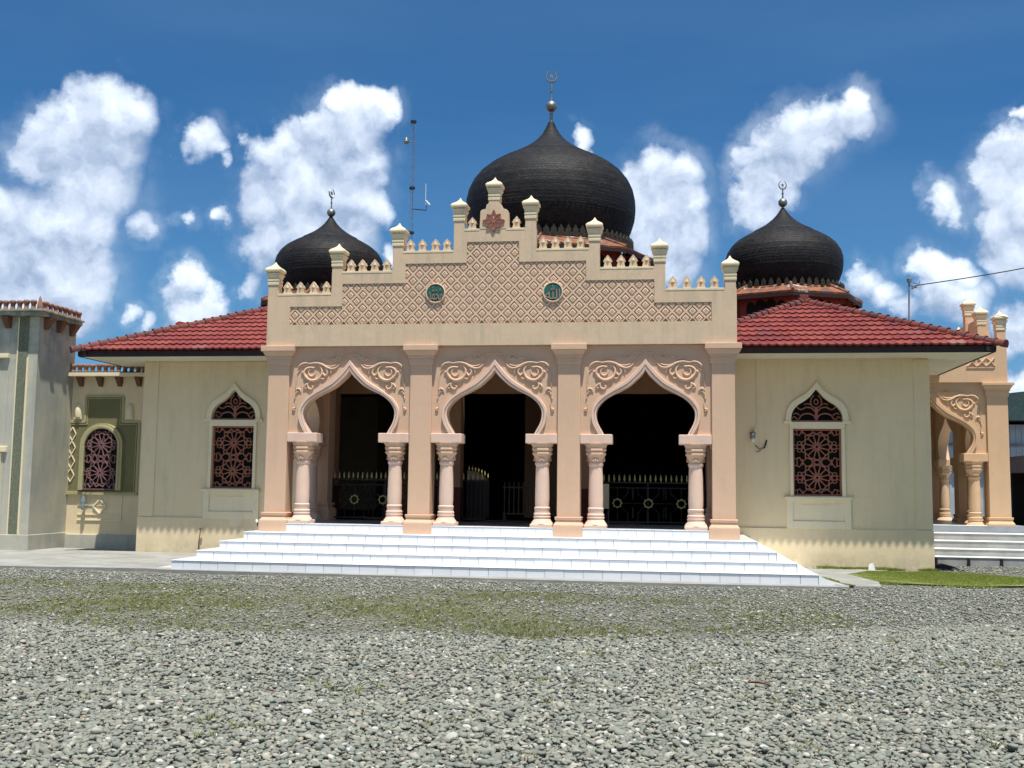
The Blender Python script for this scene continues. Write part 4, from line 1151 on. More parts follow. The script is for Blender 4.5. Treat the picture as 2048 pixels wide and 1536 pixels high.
bm_ = B().add([(-.075,0,0),(.075,0,0),(.055,0,-.24),(-.055,0,-.24),(-.075,-.20,0),(.075,-.20,0),(.055,-.05,-.24),(-.055,-.05,-.24)], [(0,1,2,3),(4,7,6,5),(0,4,5,1),(1,5,6,2),(2,6,7,3),(3,7,4,0)])
bkm = bm_.mesh('cornice_bracket', pieces('shaded bracket terracotta', [(0, (.15, .07, .045)), (1, (.20, .10, .06))], .9, .2, dirt=(9, (.06, .05, .04), .6)))  # terracotta darkened to carry the shade beneath the cornice
def bracket(p, loc, rz=0):
    o = bpy.data.objects.new('cornice_bracket', bkm); o.location = loc; o.rotation_euler = (0, 0, rz); link(o, p)
for x in (-10.72, -11.3, -11.9): bracket(tw, (x, TYF-.001, 4.852))
for y in (2.62, 3.10, 3.60): bracket(tw, (TX+.001, y, 4.852), PI/2)
vm = B().lathe([(.060,0),(.058,.02),(.046,.05),(.043,.085),(.050,.115),(.066,.145),(.070,.178),(.060,.198),(.052,.205)], 12).mesh('merlon', TERRA, 40)
cm = B().lathe([(.06,0),(.062,.03),(.055,.10),(.03,.20),(.022,.24),(.012,.26),(.004,.29)], 12).mesh('merlon', TERRA, 40)
def vase(p, loc, me=vm, s_=1):
    o = bpy.data.objects.new('merlon', me); o.location = loc; o.rotation_euler = (random.uniform(-.04,.04), random.uniform(-.04,.04), random.random()*6); o.scale = (s_, s_, s_*random.uniform(.97,1.03)); link(o, p)
vase(ts, (-9.96, TYF-.12, 4.985), cm)
for k in range(12): vase(ts, (-10.12-.155*k, TYF-.12, 4.985), vm, .98)
for k in range(8): vase(ts, (-9.95, TYF+.05+.185*k, 4.985), vm, .92)
# the tower's own framed opening at the picture edge
b = B(); b.box(-14, -10.66, TYF-.07, TYF+.01, 3.98, 4.07); b.box(-14, -10.90, TYF-.04, TYF+.01, 3.84, 3.98)
b.box(-11.2, -10.60, TYF-.06, TYF+.01, 2.02, 2.14); b.box(-11.6, -10.72, TYF-.05, TYF+.01, .33, 2.02)
obj('tower_moulding', b, FRAME, tw, bevel=.01)
b = B()
for z in (.7,.95,1.5): b.box(-11.6, -10.715, TYF-.075, TYF-.05, z, z+.06)
b.box(-11.6, -10.80, TYF-.055, TYF-.05, .4, 1.98)
obj('tower_pilaster', b, BROWNP, tw)
# link wing
LY = 3.80
b = B().box(TX, -7.83, LY, LY+.2, .295, 3.72)
lw = obj('link_wall', b, WALL, annex)
b = B().box(TX+.003, -7.84, LY-.25, LY+.3, 3.722, 3.80); ls = obj('link_cornice', b, FRAME, lw, bevel=.008)
for x in (-9.83, -9.37, -8.92, -8.47): 
    o = bpy.data.objects.new('cornice_bracket', bkm); o.location = (x, LY-.001, 3.72); o.scale = (.8, .85, .85); link(o, lw)
for k in range(14): vase(ls, (-9.98+.152*k, LY-.12, 3.80), vm, .98)
obj('merlon_base', B().box(-9.99, -7.86, LY-.20, LY-.05, 3.80, 3.825), BLACK, ls)
cxl = -9.262
b = B(); b.prism([(-.83,1.20),(.83,1.20),(.83,2.74),(.435,2.74),(.435,3.30),(-.435,3.30),(-.435,2.74),(-.83,2.74)], -.012, .0)
sp2 = obj('olive_panel', b, OLIVE, lw, (cxl, LY, 0))
b = B()
seg = [(-.83,1.20),(.83,1.20),(.83,2.74),(.435,2.74),(.435,3.30),(-.435,3.30),(-.435,2.74),(-.83,2.74)]
for i, (p, q) in enumerate(zip(seg, seg[1:]+seg[:1])):
    b.bar(p, q, .05, -.026-.0007*i, .0)
def shrink(p): return (p[0]*.93 if abs(p[0]) > .5 else p[0]*.88, p[1]-.05 if p[1] > 3 else (p[1]-.055 if p[1] > 2 else p[1]+.0))
s3 = [shrink(p) for p in seg]
for i, (p, q) in enumerate(zip(s3, s3[1:]+s3[:1])):
    if i: b.bar(p, q, .014, -.0225-.0007*i, -.01)
b.box(-.86, .86, -.06, .0, 1.15, 1.20)
obj('panel_trim', b, OLIVEF, sp2)
def archpts(hw, zb, zs, n=14): return [(-hw, zb), (hw, zb)]+[(hw*math.cos(PI*k/n), zs+hw*math.sin(PI*k/n)*1.0) for k in range(n+1)]
w2_ = obj('arched_window', B().prism(archpts(.385, 1.25, 2.21), .03, .05), BLACK, lw, (cxl, LY-.07, 0))
b = B(); n = 16
for sg in (-1, 1):
    path_i = [(.385, 1.25), (.385, 1.8)]+[(.385*math.cos(PI/2*k/n), 2.21+.385*math.sin(PI/2*k/n)) for k in range(n+1)]
    path_o = [(.495, 1.25), (.495, 1.8)]+[(.495*math.cos(PI/2*k/n), 2.21+.495*math.sin(PI/2*k/n)) for k in range(n+1)]
    m_ = len(path_i); vs = []
    for (ui, zi), (uo, zo) in zip(path_i, path_o):
        for t, y in ((0, .05), (0, -.03), (.45, -.035), (.5, -.02), (1, -.02), (1, .06)): vs.append((sg*(ui+(uo-ui)*t), y, zi+(zo-zi)*t))
    b.add(vs, [(i*6+j, i*6+j+1, (i+1)*6+j+1, (i+1)*6+j) for i in range(m_-1) for j in range(5)])
obj('window_frame', b, OLIVEF, w2_, smooth=30)
b = B(); screen(b, -.385, .385, 1.26, 2.595, -.005, .02)
bmx = b.mesh('window_screen', SCREENP)
bm = bmesh.new(); bm.from_mesh(bmx)
for v in bm.verts:
    if v.co.z > 2.21:
        m_ = math.sqrt(max(0, .385**2-(v.co.z-2.21)**2))
        v.co.x = max(-m_, min(m_, v.co.x))
bm.to_mesh(bmx); bm.free()
obj('window_screen', bmx, None, w2_)
b = B()
for sg in (-1, 1):
    x = sg*.60; b.lathe([(.085, 2.84), (.09, 2.90), (.088, 3.0), (.07, 3.09), (.03, 3.14), (.004, 3.15)], 12, x, 0); b.box(x-.09, x+.09, -.05, .0, 2.80, 2.84)
obj('wall_boss', b, FRAME, lw, (cxl, LY, 0), smooth=40)
b = B()
for k in range(4):
    z = 2.62-.30*k
    for sg in (-1, 1):
        b.bar((-.72, z), (-.72+sg*.085, z-.15), .022, -.028-.001*sg, -.01); b.bar((-.72+sg*.085, z-.15), (-.72, z-.30), .022, -.0285-.001*sg, -.01)
obj('diamond_trim', b, FRAME, lw, (cxl, LY, 0))
b = B()
for z in (.72, .92, 1.05): b.bar((-.52, z), (.50, z), .016, -.016-.001*z, .0)
b.bar((-.52,.60),(.52,.60), .022, -.02, 0); b.bar((.50,.60),(.50,1.12), .022, -.021, 0)
for p, q in (((-.15,.9),(0,1.06)),((0,1.06),(.15,.9)),((.15,.9),(0,.74)),((0,.74),(-.15,.9))): b.bar(p, q, .03, -.03-.001*abs(p[0]), 0)
obj('apron_trim', b, FRAME, lw, (cxl, LY, 0))

# ------------------------------------------------------------------ things in and round the porch
def star8(cx, cz, r, w_, y0, y1, b):
    pts = [(cx+(r if k % 2 == 0 else r*.72)*math.cos(PI/2+k*PI/8), cz+(r if k % 2 == 0 else r*.72)*math.sin(PI/2+k*PI/8)) for k in range(16)]
    for i in range(16): b.bar(pts[i], pts[(i+1) % 16], w_, y0-.0004*i, y1)
spear = B().lathe([(.006,-.03),(.010,0),(.022,.035),(.013,.06),(.015,.075),(.002,.13)], 8).mesh('spear_tip', GOLD, 40)
def fence(label, x0, x1, stars):
    t = thing('porch_railing', label, 'railing', (0, 2.68, .74), 'dark spear-topped railings across the side bays of the porch')
    b = B(); ZT = .80
    b.bar((x0, ZT), (x1, ZT), .03, -.016, .016); b.bar((x0, ZT-.10), (x1, ZT-.10), .022, -.013, .013); b.bar((x0, .05), (x1, .05), .03, -.015, .015)
    for x in (x0+.02, x1-.02, (x0+x1)/2): b.bar((x, .0), (x, ZT+.02), .035, -.018, .018)
    obj('rail', b, DMETAL, t)
    b = B()
    for i, sx in enumerate(stars):
        for s2 in (-1, 1):
            b.bar((sx+s2*.11, .405), (sx+s2*.29, .405), .014, -.008, .006)
            b.bar((sx+s2*.08, .33), (sx+s2*.20, .22), .014, -.009, .006); b.bar((sx+s2*.20, .22), (sx+s2*.20, .06), .014, -.0085, .006)
            b.bar((sx+s2*.08, .48), (sx+s2*.20, .59), .014, -.009, .006); b.bar((sx+s2*.20, .59), (sx+s2*.20, .70), .014, -.0085, .006)
            b.bar((sx+s2*.29, .12), (sx+s2*.29, .33), .014, -.0075, .006); b.bar((sx+s2*.29, .48), (sx+s2*.29, .69), .014, -.0075, .006)
        b.bar((sx, .07), (sx, .29), .014, -.0065, .006); b.bar((sx, .52), (sx, .70), .014, -.0065, .006)
    obj('grille', b, GATEM if False else DMETAL, t)
    for sx in stars:
        b = B(); star8(sx, .405, .092, .020, -.024, -.008, b); obj('star_boss', b, GOLD, t)
    n = int((x1-x0)/.095)
    for k in range(n):
        o = bpy.data.objects.new('spear_tip', spear); o.location = (x0+.05+k*(x1-x0-.1)/(n-1), 0, ZT+.03); link(o, t)
fence('dark railing with gold spear tips and stars in the left arch', -3.69, -1.50, (-3.223, -2.637, -2.04))
fence('dark railing with gold spear tips and stars in the right arch', 1.49, 3.67, (1.998, 2.592, 3.215))
t = thing('folding_gate', 'dark arched gate leaf with gold spear tips, standing open in the middle arch', 'gate', (-.92, 2.90, .74))
b = B(); b.bar((-.16,.05),(.30,.05), .03, -.015,.015); b.bar((-.16,.80),(.30,.80), .03, -.0155,.015)
for k in range(6): b.bar((-.15+.088*k,.04),(-.15+.088*k,.82), .014, -.008, .008)
obj('gate_leaf', b, DMETAL, t)
for k in range(5):
    o = bpy.data.objects.new('spear_tip', spear); o.location = (-.14+.095*k, 0, .83); link(o, t)
for k in range(7):
    o = bpy.data.objects.new('spear_tip', spear); o.location = (-.12+.065*k, .5, 1.03-.0045*k*k); o.scale = (.7,.7,.7); link(o, t)
obj('rear_leaf', B().prism([(-.16,.05),(.30,.05),(.30,.80),(.20,.88),(.05,.98),(-.16,1.02)], .49, .50), DMETAL, t)
t = thing('barrier', 'low weathered barrier of upright bars standing in the middle arch', 'barrier', (.02, 4.3, .74))
b = B()
for k in range(11): b.bar((-.46+.10*k, .12), (-.46+.10*k, .80), .022, -.012, .012)
obj('upright', b, GATEM, t)
b = B(); b.bar((-.50,.68),(.58,.68), .03, -.02, .013); b.bar((-.50,.13),(.58,.13), .03, -.021, .013); b.box(-.46, -.42, -.15, .15, 0, .12); b.box(.50, .54, -.15, .15, 0, .12)
obj('rail', b, GATEM, t)
t = thing('notice_board', 'small cream board on a thin post at the left of the right arch', 'board', (1.76, 2.45, .74))
obj('panel', B().box(-.12, .09, -.02, .02, .30, .77), WALL, t, bevel=.004); obj('post', B().box(.065, .088, .022, .045, 0, .76), WOOD, t)

# wall fittings
t = thing('wall_lamp', 'small grey lamp holder with loose wires on the wall right of the porch', 'lamp', (4.56, WY-.004, 2.42))
b = B(); b.tube([(.07,0,1.50),(.085,0,1.0),(.08,0,.60),(.09,0,.30),(.05,0,.16),(0,-.01,.10)], .009, 6); obj('conduit', b, WALL, t)
b = B().lathe([(.03,-.02),(.05,.0),(.045,.05),(.06,.07),(.055,.10),(.02,.12)], 12, 0, -.06); obj('holder', b, STEEL, t, smooth=40)
b = B().lathe([(.02,-.09),(.034,-.07),(.034,-.03),(.02,-.01)], 12, 0, -.06); obj('bulb', b, WHITEP, t, smooth=40)
b = B(); b.tube([(.04,-.02,-.14),(.10,-.03,-.19),(.15,-.03,-.24),(.17,-.03,-.20),(.22,-.03,-.19),(.25,-.02,-.10),(.265,-.02,-.04)], [.008]*4+[.016,.016,.012], 6); b.tube([(.15,-.03,-.24),(.10,-.03,-.27),(.05,-.03,-.25)], .006, 5); obj('wire', b, CABLE, t)
t = thing('hanging_bottle', 'clear plastic bottle hung on a string below the arched annex window', 'bottle', (-9.60, LY-.10, .82))
def clearp():
    m = M('clear bluish plastic', .15, .5); m.b.inputs['Transmission Weight'].default_value = .6; return m.out((.35, .50, .55))
CLEARP = clearp()
obj('body', B().lathe([(.02,0),(.045,.01),(.047,.05),(.04,.10),(.047,.15),(.045,.22),(.02,.29),(.015,.31)], 14), CLEARP, t, smooth=40)
obj('dregs', B().lathe([(.018,.004),(.04,.012),(.042,.06),(.03,.062)], 12), CABLE, t)
obj('string', B().tube([(0,0,.31),(.06,.0,.38),(.22,.04,.47)], .005, 5), CABLE, t)
t = thing('leaning_pipe', 'thin rusty pipe standing against the wall left of the front steps', 'pipe', (-6.42, 2.60, 0))
obj('pipe', B().tube([(-.02,0,0),(0,.05,.50)], .011, 8), RUST, t); obj('joint', B().tube([(-.03,.05,.50),(.04,.05,.52)], .02, 6), STEEL, t)
t = thing('water_tap', 'small water tap by the left end of the front steps', 'tap', (-5.16, 2.50, .59))
obj('riser', B().tube([(0,0,0),(.01,0,.10)], .012, 8), CABLE, t); obj('spout', B().tube([(.01,0,.08),(0,-.05,.12),(.02,-.10,.08)], .018, 8), WHITEP, t)
o = obj('paint_patch', B().prism([(-.17,.14),(.16,.15),(.11,-.02),(.03,-.06),(-.09,-.05)], -.002, 0), FRAME, mosque, (-5.72, WY-.0305, .62))

# radio mast far behind
t = thing('radio_mast', 'tall slender lattice radio mast rising behind the left gable steps', 'mast', (-11.33, 40, 0))
b = B(); H = 22.4
for k in range(3):
    a = PI/2+k*2*PI/3; b.tube([(.15*math.cos(a), .15*math.sin(a), 0), (.13*math.cos(a), .13*math.sin(a), H)], .011, 5)
nb = 60
for i in range(nb):
    z0, z1 = H*i/nb, H*(i+1)/nb
    for k in range(3):
        a, a2 = PI/2+k*2*PI/3, PI/2+(k+1)*2*PI/3
        b.tube([(.14*math.cos(a), .14*math.sin(a), z0), (.14*math.cos(a2), .14*math.sin(a2), z1)], .006, 4)
obj('lattice', b, MASTM, t)
b = B()
for z in (22.2, 18.3, 15.7): b.lathe([(.17, z), (.17, z+.12)], 8)
b.tube([(0,0,17.15),(.85,0,17.05),(.85,0,17.3)], .03, 6)
obj('clamp', b, CABLE, t)
obj('whip_antenna', B().tube([(.80,0,17.4),(.80,0,18.6)], .018, 6).tube([(.82,0,17.6),(1.05,0,17.35)], .05, 6), WHITEP, t)
obj('dish', B().lathe([(.02,20.95),(.12,20.98),(.16,21.1),(.12,21.25),(.03,21.35)], 12, -.40, 0).tube([(-.4,0,21.1),(0,0,21.05)], .03, 5), STEEL, t)
# roof aerial pole and its cable
t = thing('aerial_pole', 'thin pole with small camera-like fitting standing behind the right roof hip', 'pole', (8.20, 6.0, 4.2))
obj('pole', B().tube([(-.03,0,0),(.02,0,1.86)], .018, 8), MASTM, t)
obj('fitting', B().lathe([(.03,1.80),(.05,1.82),(.05,1.88),(.02,1.90)], 10, .02, 0).tube([(.02,0,1.74),(.16,0,1.70)], .012, 5).tube([(.07,0,1.67),(.15,0,1.72),(.17,0,1.68)], .028, 6).tube([(.10,0,1.80),(.22,0,1.76),(.25,0,1.84)], .01, 5), STEEL, t)
n = 16; p0, p1 = Vector((8.33, 5.95, 5.93)), Vector((11.6, 1.2, 7.2))
pts = []
q0, q1 = Vector((8.33, 6.0, 5.93)), Vector((15.5, 4.0, 7.55))
for k in range(n+1):
    t_ = k/n; p = q0.lerp(q1, t_); p.z -= .30*math.sin(PI*t_); pts.append(p)
o = obj('overhead_cable', B().tube(pts, .011, 6), CABLE); o['label'] = 'black cable slung from the roof pole off to the right'; o['category'] = 'cable'

# background buildings
t = thing('metal_shed', 'large pale sheet-metal shed with dark eaves beyond the side porch', 'shed', (24, 34, 0))
b = B().box(-14, 10, 0, 10, 0, 4.6)
for k in range(96): b.box(-14+.25*k, -13.9+.25*k, -.03, 0, 0, 4.6)
obj('wall', b, simple('pale shed cladding', (.42, .45, .47), .5, .4, var=(.34, .37, .39), nscale=1.5), t)
obj('roof', B().prism([(-14.6,4.75),(10.6,4.75),(10.6,4.9),(-2,6.4),(-14.6,4.95)], -.8, 10.8), simple('dark green shed roof', (.03, .06, .06), .6, .3, var=(.05, .08, .08)), t)
obj('gutter', B().box(-14.2, 10.2, -.12, -.04, 3.62, 3.72), MASTM, t)
t = thing('roadside_kiosk', 'low kiosk with brown canopy board and dark open front at the right edge', 'kiosk', (14.2, 13.5, 0))
obj('canopy', B().box(-1.3, 6, -.6, 3, 2.02, 2.50), simple('brown canopy board', (.13, .085, .075), .8, .2, var=(.10, .07, .06)), t, bevel=.01)
obj('canopy_edge', B().box(-1.32, 6.02, -.62, -.58, 2.50, 2.56), STEEL, t)
obj('post', B().box(-1.15, -1.07, -.45, -.37, 0, 2.02), WOOD, t)
b = B().box(-1.2, 6, 1.6, 1.75, 0, 2.02); b.box(5.9, 6, -.5, 1.6, 0, 2.02); obj('back_wall', b, BLACK, t)
obj('counter', B().box(-.6, 5.5, .3, .8, 0, .85), simple('teal counter paint', (.08, .16, .17), .7, .3, var=(.35, .36, .30), nscale=4), t)
obj('goods_crate', B().box(-.75, -.25, -.1, .28, .0, .42), FRAME, t)

def leafy(name, label, cat, loc, rad, h, nleaf, mat, size=.22, trunk=True):
    t = thing(name, label, cat, loc); rnd = random.Random(len(label))
    b = B()
    cl = [(Vector((rnd.uniform(-1,1)*rad*.7, rnd.uniform(-1,1)*rad*.7, h*.55+rnd.uniform(-.3,.45)*h)), rad*rnd.uniform(.3,.55)) for _ in range(12)]
    for i in range(nleaf):
        c, r_ = cl[i % 12]; v = Vector((rnd.gauss(0,1), rnd.gauss(0,1), rnd.gauss(0,1))).normalized()*r_*rnd.uniform(.6,1.1)
        p = c+v; a = Vector((rnd.gauss(0,1), rnd.gauss(0,1), rnd.gauss(0,1))).normalized(); u = a.cross(Vector((.3,.2,1))).normalized()*size*.35; a = a*size
        b.add([p-u, p-a*.5, p+u, p+a*.5], [(0,1,2,3)])
    me = bpy.data.meshes.new('crown'); me.from_pydata(b.v, [], b.f); me.materials.append(mat); obj('crown', me, None, t)
    if trunk: obj('trunk', B().tube([(0,0,0),(.05,0,h*.3),(0,.05,h*.6)], [.10,.08,.04], 8), WOOD, t)
    return t
leafy('tree', 'dark green leafy tree showing above the kiosk canopy at the right edge', 'tree', (17.8, 20.5, 0), 1.9, 4.2, 2600, LEAF)
t = thing('palm_tree', 'palm with drooping fronds at the right edge behind the side porch', 'palm', (20.2, 24.5, 0))
b = B()
for k in range(11):
    a = k*2*PI/11+.2; L = 2.0; prev = None
    for i in range(14):
        s_ = i/13; r_ = L*s_; z = 6.9+.9*s_-1.9*s_*s_
        p = Vector((r_*math.cos(a), r_*math.sin(a), z))
        if prev is not None:
            for sg in (-1, 1):
                q = Vector((-math.sin(a)*sg, math.cos(a)*sg, -.5)).normalized()*(.55*math.sin(PI*(s_*.85+.12)))
                d_ = (p-prev)*.35; b.add([prev, prev+d_, prev+q+d_*1.8], [(0,1,2)])
        prev = p
me = bpy.data.meshes.new('crown'); me.from_pydata(b.v, [], b.f); me.materials.append(LEAF); obj('crown', me, None, t)
obj('trunk', B().tube([(0,0,0),(.1,0,3.5),(0,0,6.9)], [.16,.13,.11], 10), WOOD, t)
t = thing('red_roofed_building', 'bright red roofed building seen behind the annex merlons', 'building', (-11.2, 11.5, 0))
obj('wall', B().box(.0, 6, 0, 5, 0, 4.6), WALL, t)
obj('roof', B().prism([(-.1,4.6),(6.3,4.6),(6.3,5.0),(5.5,5.15),(0.0,6.15),(-.1,6.1)], -.3, 5.3), REDROOF, t)

# litter
for nm, lb, ct, loc, bb, mt in (
    ('dark_rag', 'dark rag lying at the foot of the hall corner beside the side steps', 'rag', (8.05, 3.3, 0), B().prism([(-.30,0),(.34,0),(.20,.05),(.06,.085),(-.1,.06),(-.2,.03)], -.12, .12), CABLE),
    ('plastic_bag', 'crumpled white bag standing in the weeds by the wall right of the steps', 'bag', (6.62, 2.3, 0), B().add([(-.06,-.03,0),(.05,-.05,0),(.08,.04,0),(-.03,.06,0),(-.04,-.01,.10),(.02,-.03,.14),(.05,.02,.09),(0,.04,.12)], [(0,1,5,4),(1,2,6,5),(2,3,7,6),(3,0,4,7),(4,5,6,7)]), WHITEP),
    ('dry_leaf', 'brown dry leaf lying on the gravel left of centre', 'leaf', (.30, -11.1, .05), B().add([(-.06,0,0),(0,-.02,.02),(.07,0,.005),(0,.025,.012)], [(0,1,3),(1,2,3)]), simple('dry leaf brown', (.20,.07,.03))),
    ('bark_strip', 'reddish strip of bark lying on the gravel right of centre', 'bark', (3.55, -10.1, .05), B().tube([(-.07,.02,.005),(0,0,.012),(.08,-.02,.0)], [.007,.011,.005], 5), simple('red bark', (.13,.055,.03)))):
    o = obj(nm, bb, mt, loc=loc); o['label'] = lb; o['category'] = ct

# ------------------------------------------------------------------ gravel, grass (scattered, real geometry)
def proto_coll(name, meshes):
    c = bpy.data.collections.new(name)
    for i, me in enumerate(meshes):
        o = bpy.data.objects.new(name+'_piece', me); c.objects.link(o)
    return c
def scatter(name, pts, coll, npro, mat, **props):
    me = bpy.data.meshes.new(name); me.from_pydata([p[0] for p in pts], [], [])
    for an, ty, idx in (('rt', 'FLOAT_VECTOR', 1), ('sc', 'FLOAT_VECTOR', 2)):
        at = me.attributes.new(an, ty, 'POINT'); flat = []
        for p in pts: flat.extend(p[idx])
        at.data.foreach_set('vector', flat)
    at = me.attributes.new('pk', 'INT', 'POINT'); at.data.foreach_set('value', [random.randrange(npro) for _ in pts])
    o = bpy.data.objects.new(name, me); link(o); me.materials.append(mat)
    for k, v in props.items(): o[k] = v
    g = bpy.data.node_groups.new(name, 'GeometryNodeTree')
    g.interface.new_socket('Geometry', in_out='INPUT', socket_type='NodeSocketGeometry'); g.interface.new_socket('Geometry', in_out='OUTPUT', socket_type='NodeSocketGeometry')
    gi, go = g.nodes.new('NodeGroupInput'), g.nodes.new('NodeGroupOutput')
    ins = g.nodes.new('GeometryNodeInstanceOnPoints'); ci = g.nodes.new('GeometryNodeCollectionInfo')
    ci.inputs['Collection'].default_value = coll; ci.inputs['Separate Children'].default_value = True; ci.inputs['Reset Children'].default_value = True
    def na(an, ty):
        n = g.nodes.new('GeometryNodeInputNamedAttribute'); n.data_type = ty; n.inputs['Name'].default_value = an; return n.outputs[0]
    e2r = g.nodes.new('FunctionNodeEulerToRotation')
    L = g.links.new
    L(gi.outputs[0], ins.inputs['Points']); L(ci.outputs[0], ins.inputs['Instance']); ins.inputs['Pick Instance'].default_value = True
    L(na('pk', 'INT'), ins.inputs['Instance Index']); L(na('rt', 'FLOAT_VECTOR'), e2r.inputs[0]); L(e2r.outputs[0], ins.inputs['Rotation']); L(na('sc', 'FLOAT_VECTOR'), ins.inputs['Scale'])
    L(ins.outputs[0], go.inputs[0])
    md = o.modifiers.new('scatter', 'NODES'); md.node_group = g
    return o
def pebble_mesh(seed):
    rn = random.Random(seed); bm = bmesh.new(); bmesh.ops.create_icosphere(bm, subdivisions=2, radius=1)
    ax = [Vector((rn.gauss(0,1), rn.gauss(0,1), rn.gauss(0,1))).normalized() for _ in range(7)]; cut = [rn.uniform(.55, .9) for _ in ax]
    for v in bm.verts:
        for a, c in zip(ax, cut):
            d = v.co.dot(a)
            if d > c: v.co -= a*(d-c)*.85
        v.co *= 1+rn.uniform(-.03, .03)
        v.co.z *= rn.uniform(.95, 1.05)
    me = bpy.data.meshes.new('pebble'); bm.to_mesh(me); bm.free()
    me.polygons.foreach_set('use_smooth', [True]*len(me.polygons)); me.materials.append(PEB); return me
pc = proto_coll('pebbles', [pebble_mesh(i) for i in range(7)])
def fr(y):   # lateral reach of the view at depth y, with room to step aside
    d = y-CAM.y; return CAM.x-d*.70-1.5, CAM.x+d*.40+1.5
def edge_y(x):
    return -7.9+.42*max(0, x-1.6)+(.5*min(0, x)*.12)+.25*math.sin(x*1.3)+.12*math.sin(x*3.1)
def in_apron(x, y): return (x < 5.7 and y > -1.62) or (5.6 < x < 6.15 and y > -1.3) or (x > 5.6 and y > 2.2 and x < 7.9)
def vn(x, y, s=1.0):
    x, y = x*s, y*s
    return .5+.25*math.sin(x*1.7+1.3*math.sin(y*1.1))+.25*math.sin(y*2.1+1.7*math.sin(x*.9)+.6)
pts = []
def put(y0, y1, dens, smin, smax, far):
    y = y0; st = .25
    while y < y1:
        a, c = fr(y); cnt = int((c-a)*st*dens)
        for _ in range(cnt):
            x, yy = random.uniform(a, c), y+random.random()*st
            if in_apron(x, yy): continue
            e_ = edge_y(x)
            if far:
                if yy < e_-.1 and x < 4.2: continue
                m_ = vn(x, yy, .9)
                if x < 3.6 and -7.8 < yy < -3.2 and random.random() < .50+.45*m_: continue
                if 6.1 < x < 9.6 and -.6 < yy < 2.4: 
                    if random.random() < .97: continue
            elif yy > e_+random.uniform(-.15, .25): continue
            s_ = (smin+(smax-smin)*random.random()**1.3)*(1 if random.random() < .94 else 1.5)
            f_ = random.uniform(.55, .9)
            pts.append(((x, yy, gz(x, yy)-.018+s_*random.uniform(.1, .75)), (random.gauss(0,.28), random.gauss(0,.28), random.uniform(0, 6.28)), (s_, s_*f_, s_*random.uniform(.36, .66))))
        y += st
put(-13.8, -11.0, 1500, .011, .028, False)
put(-11.0, -4.0, 1150, .012, .027, False)
put(-8.2, -1.0, 520, .010, .022, True)
put(-1.0, 5.6, 230, .012, .022, True)
pts = [p for p in pts if not (p[0][1] > 2.5 and p[0][0] < 7.9) and not (p[0][1] > 4.4)]
gv = scatter('gravel', pts, pc, 7, PEB, kind='stuff', label='grey river pebbles spread over the yard', category='gravel')
def tuft(seed, n, h, w_, lean, mat):
    rn = random.Random(seed); b = B()
    for _ in range(n):
        a = rn.uniform(0, 2*PI); r_ = rn.uniform(0, .03); hh = h*rn.uniform(.5, 1); l = lean*rn.uniform(.2, 1)
        p = Vector((r_*math.cos(a), r_*math.sin(a), 0)); t_ = Vector((math.cos(a+rn.uniform(-.8,.8)), math.sin(a+rn.uniform(-.8,.8)), 0))
        u = Vector((-t_.y, t_.x, 0))*w_
        b.add([p-u, p+u, p+t_*l*.4+Vector((0,0,hh*.6))+u*.6, p+t_*l+Vector((0,0,hh)), p+t_*l*.4+Vector((0,0,hh*.6))-u*.6], [(0,1,2,3,4)])
    me = bpy.data.meshes.new('tuft'); me.from_pydata(b.v, [], b.f); me.materials.append(mat); return me
gd = proto_coll('dry_tufts', [tuft(i, 9, .030, .0022, .03, GRASSD) for i in range(5)])
gl = proto_coll('lawn_tufts', [tuft(20+i, 14, .030, .0035, .035, GRASSL) for i in range(5)])
pts = []
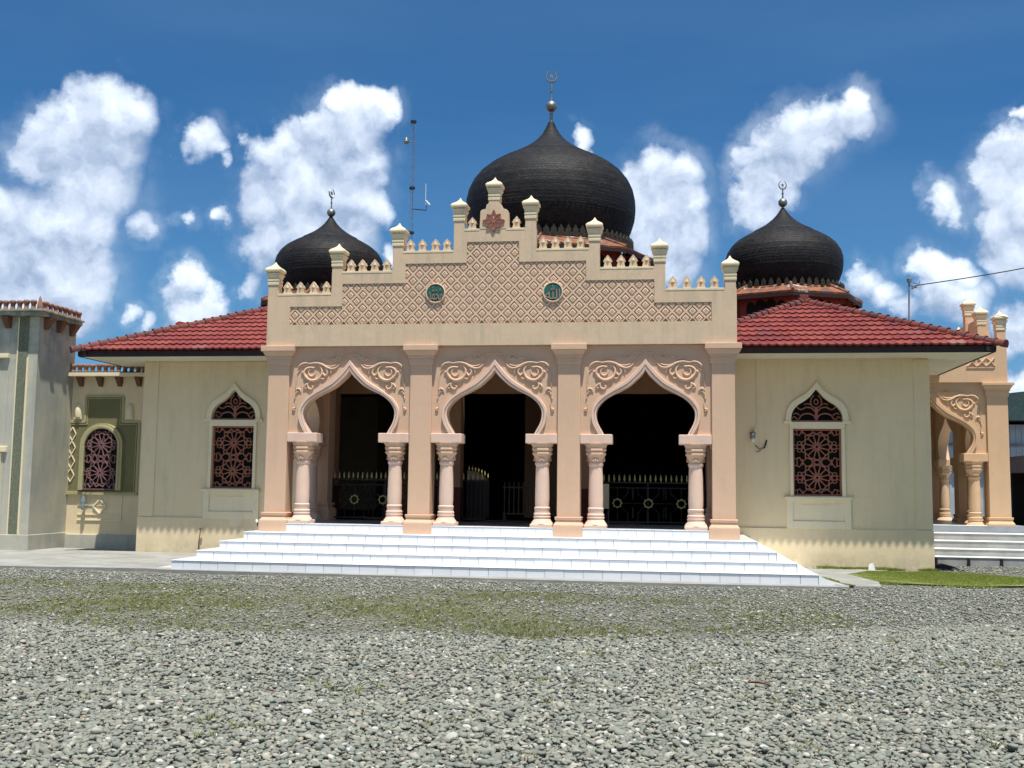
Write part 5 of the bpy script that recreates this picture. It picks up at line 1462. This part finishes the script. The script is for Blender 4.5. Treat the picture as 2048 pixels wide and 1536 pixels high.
for _ in range(30000):
    y = random.uniform(-8.1, -2.6); a, c = fr(y); x = random.uniform(a, min(c, 5.0))
    if y < edge_y(x): continue
    m_ = vn(x, y, .9)*.65+vn(x, y, 3.1)*.35
    if random.random() > max(0, m_-.25)*1.5*min(1, (-2.6-y)/1.2): continue
    s_ = random.uniform(.6, 1.3); pts.append(((x, y, gz(x, y)-.02), (0, 0, random.uniform(0, 6.28)), (s_, s_, s_)))
for _ in range(900):
    y = random.uniform(-12.5, -4.0); a, c = fr(y); x = random.uniform(a, c)
    if vn(x, y, 2.3) < .62 or in_apron(x, y): continue
    for _k in range(random.randint(1, 4)):
        s_ = random.uniform(.5, 1.3); pts.append(((x+random.gauss(0,.05), y+random.gauss(0,.05), gz(x, y)+.004), (0, 0, random.uniform(0, 6.28)), (s_, s_, s_)))
scatter('dry_grass', pts, gd, 5, GRASSD, kind='stuff', label='sparse low grass in the trodden gravel before the steps', category='grass')
pts = []
for _ in range(26000):
    x, y = random.uniform(5.6, 9.9), random.uniform(-.75, 2.45)
    e_ = ((x-7.45)/1.70)**2+((y-.85)/1.35)**2+.28*math.sin(x*4+y*2)+.18*math.sin(y*7+x*3)
    if e_ > 1.0+random.uniform(-.12, .12): continue
    s_ = random.uniform(.6, 1.2); pts.append(((x, y, gz(x, y)-.012), (0, 0, random.uniform(0, 6.28)), (s_, s_, s_)))
for _ in range(1300):
    x, y = random.uniform(5.0, 7.8), random.uniform(2.35, 2.70); s_ = random.uniform(.5, 1.5)
    if vn(x, y, 4) > .35: pts.append(((x, y, 0), (0, 0, random.uniform(0, 6.28)), (s_, s_, s_*1.2)))
for _ in range(700):
    t_ = random.random(); x, y = 5.68-.55*t_+random.uniform(-.04,.05), -1.2+3.6*t_; s_ = random.uniform(.3, .8)
    if vn(x*3, y, 3) > .4: pts.append(((x, y, .006), (0, 0, random.uniform(0, 6.28)), (s_, s_, s_)))
scatter('lawn_patch', pts, gl, 5, GRASSL, kind='stuff', label='bright green grass patch right of the front steps', category='grass')
b = B(); n = 28
b.add([(7.45+1.70*math.cos(2*PI*k/n)*(1+.08*math.sin(5*k)), .85+1.35*math.sin(2*PI*k/n)*(1+.08*math.sin(3*k)), -.006) for k in range(n)], [tuple(range(n))])
struct('lawn_soil', b, SOIL)
print('cells', ncell, 'objects', len(bpy.data.objects))
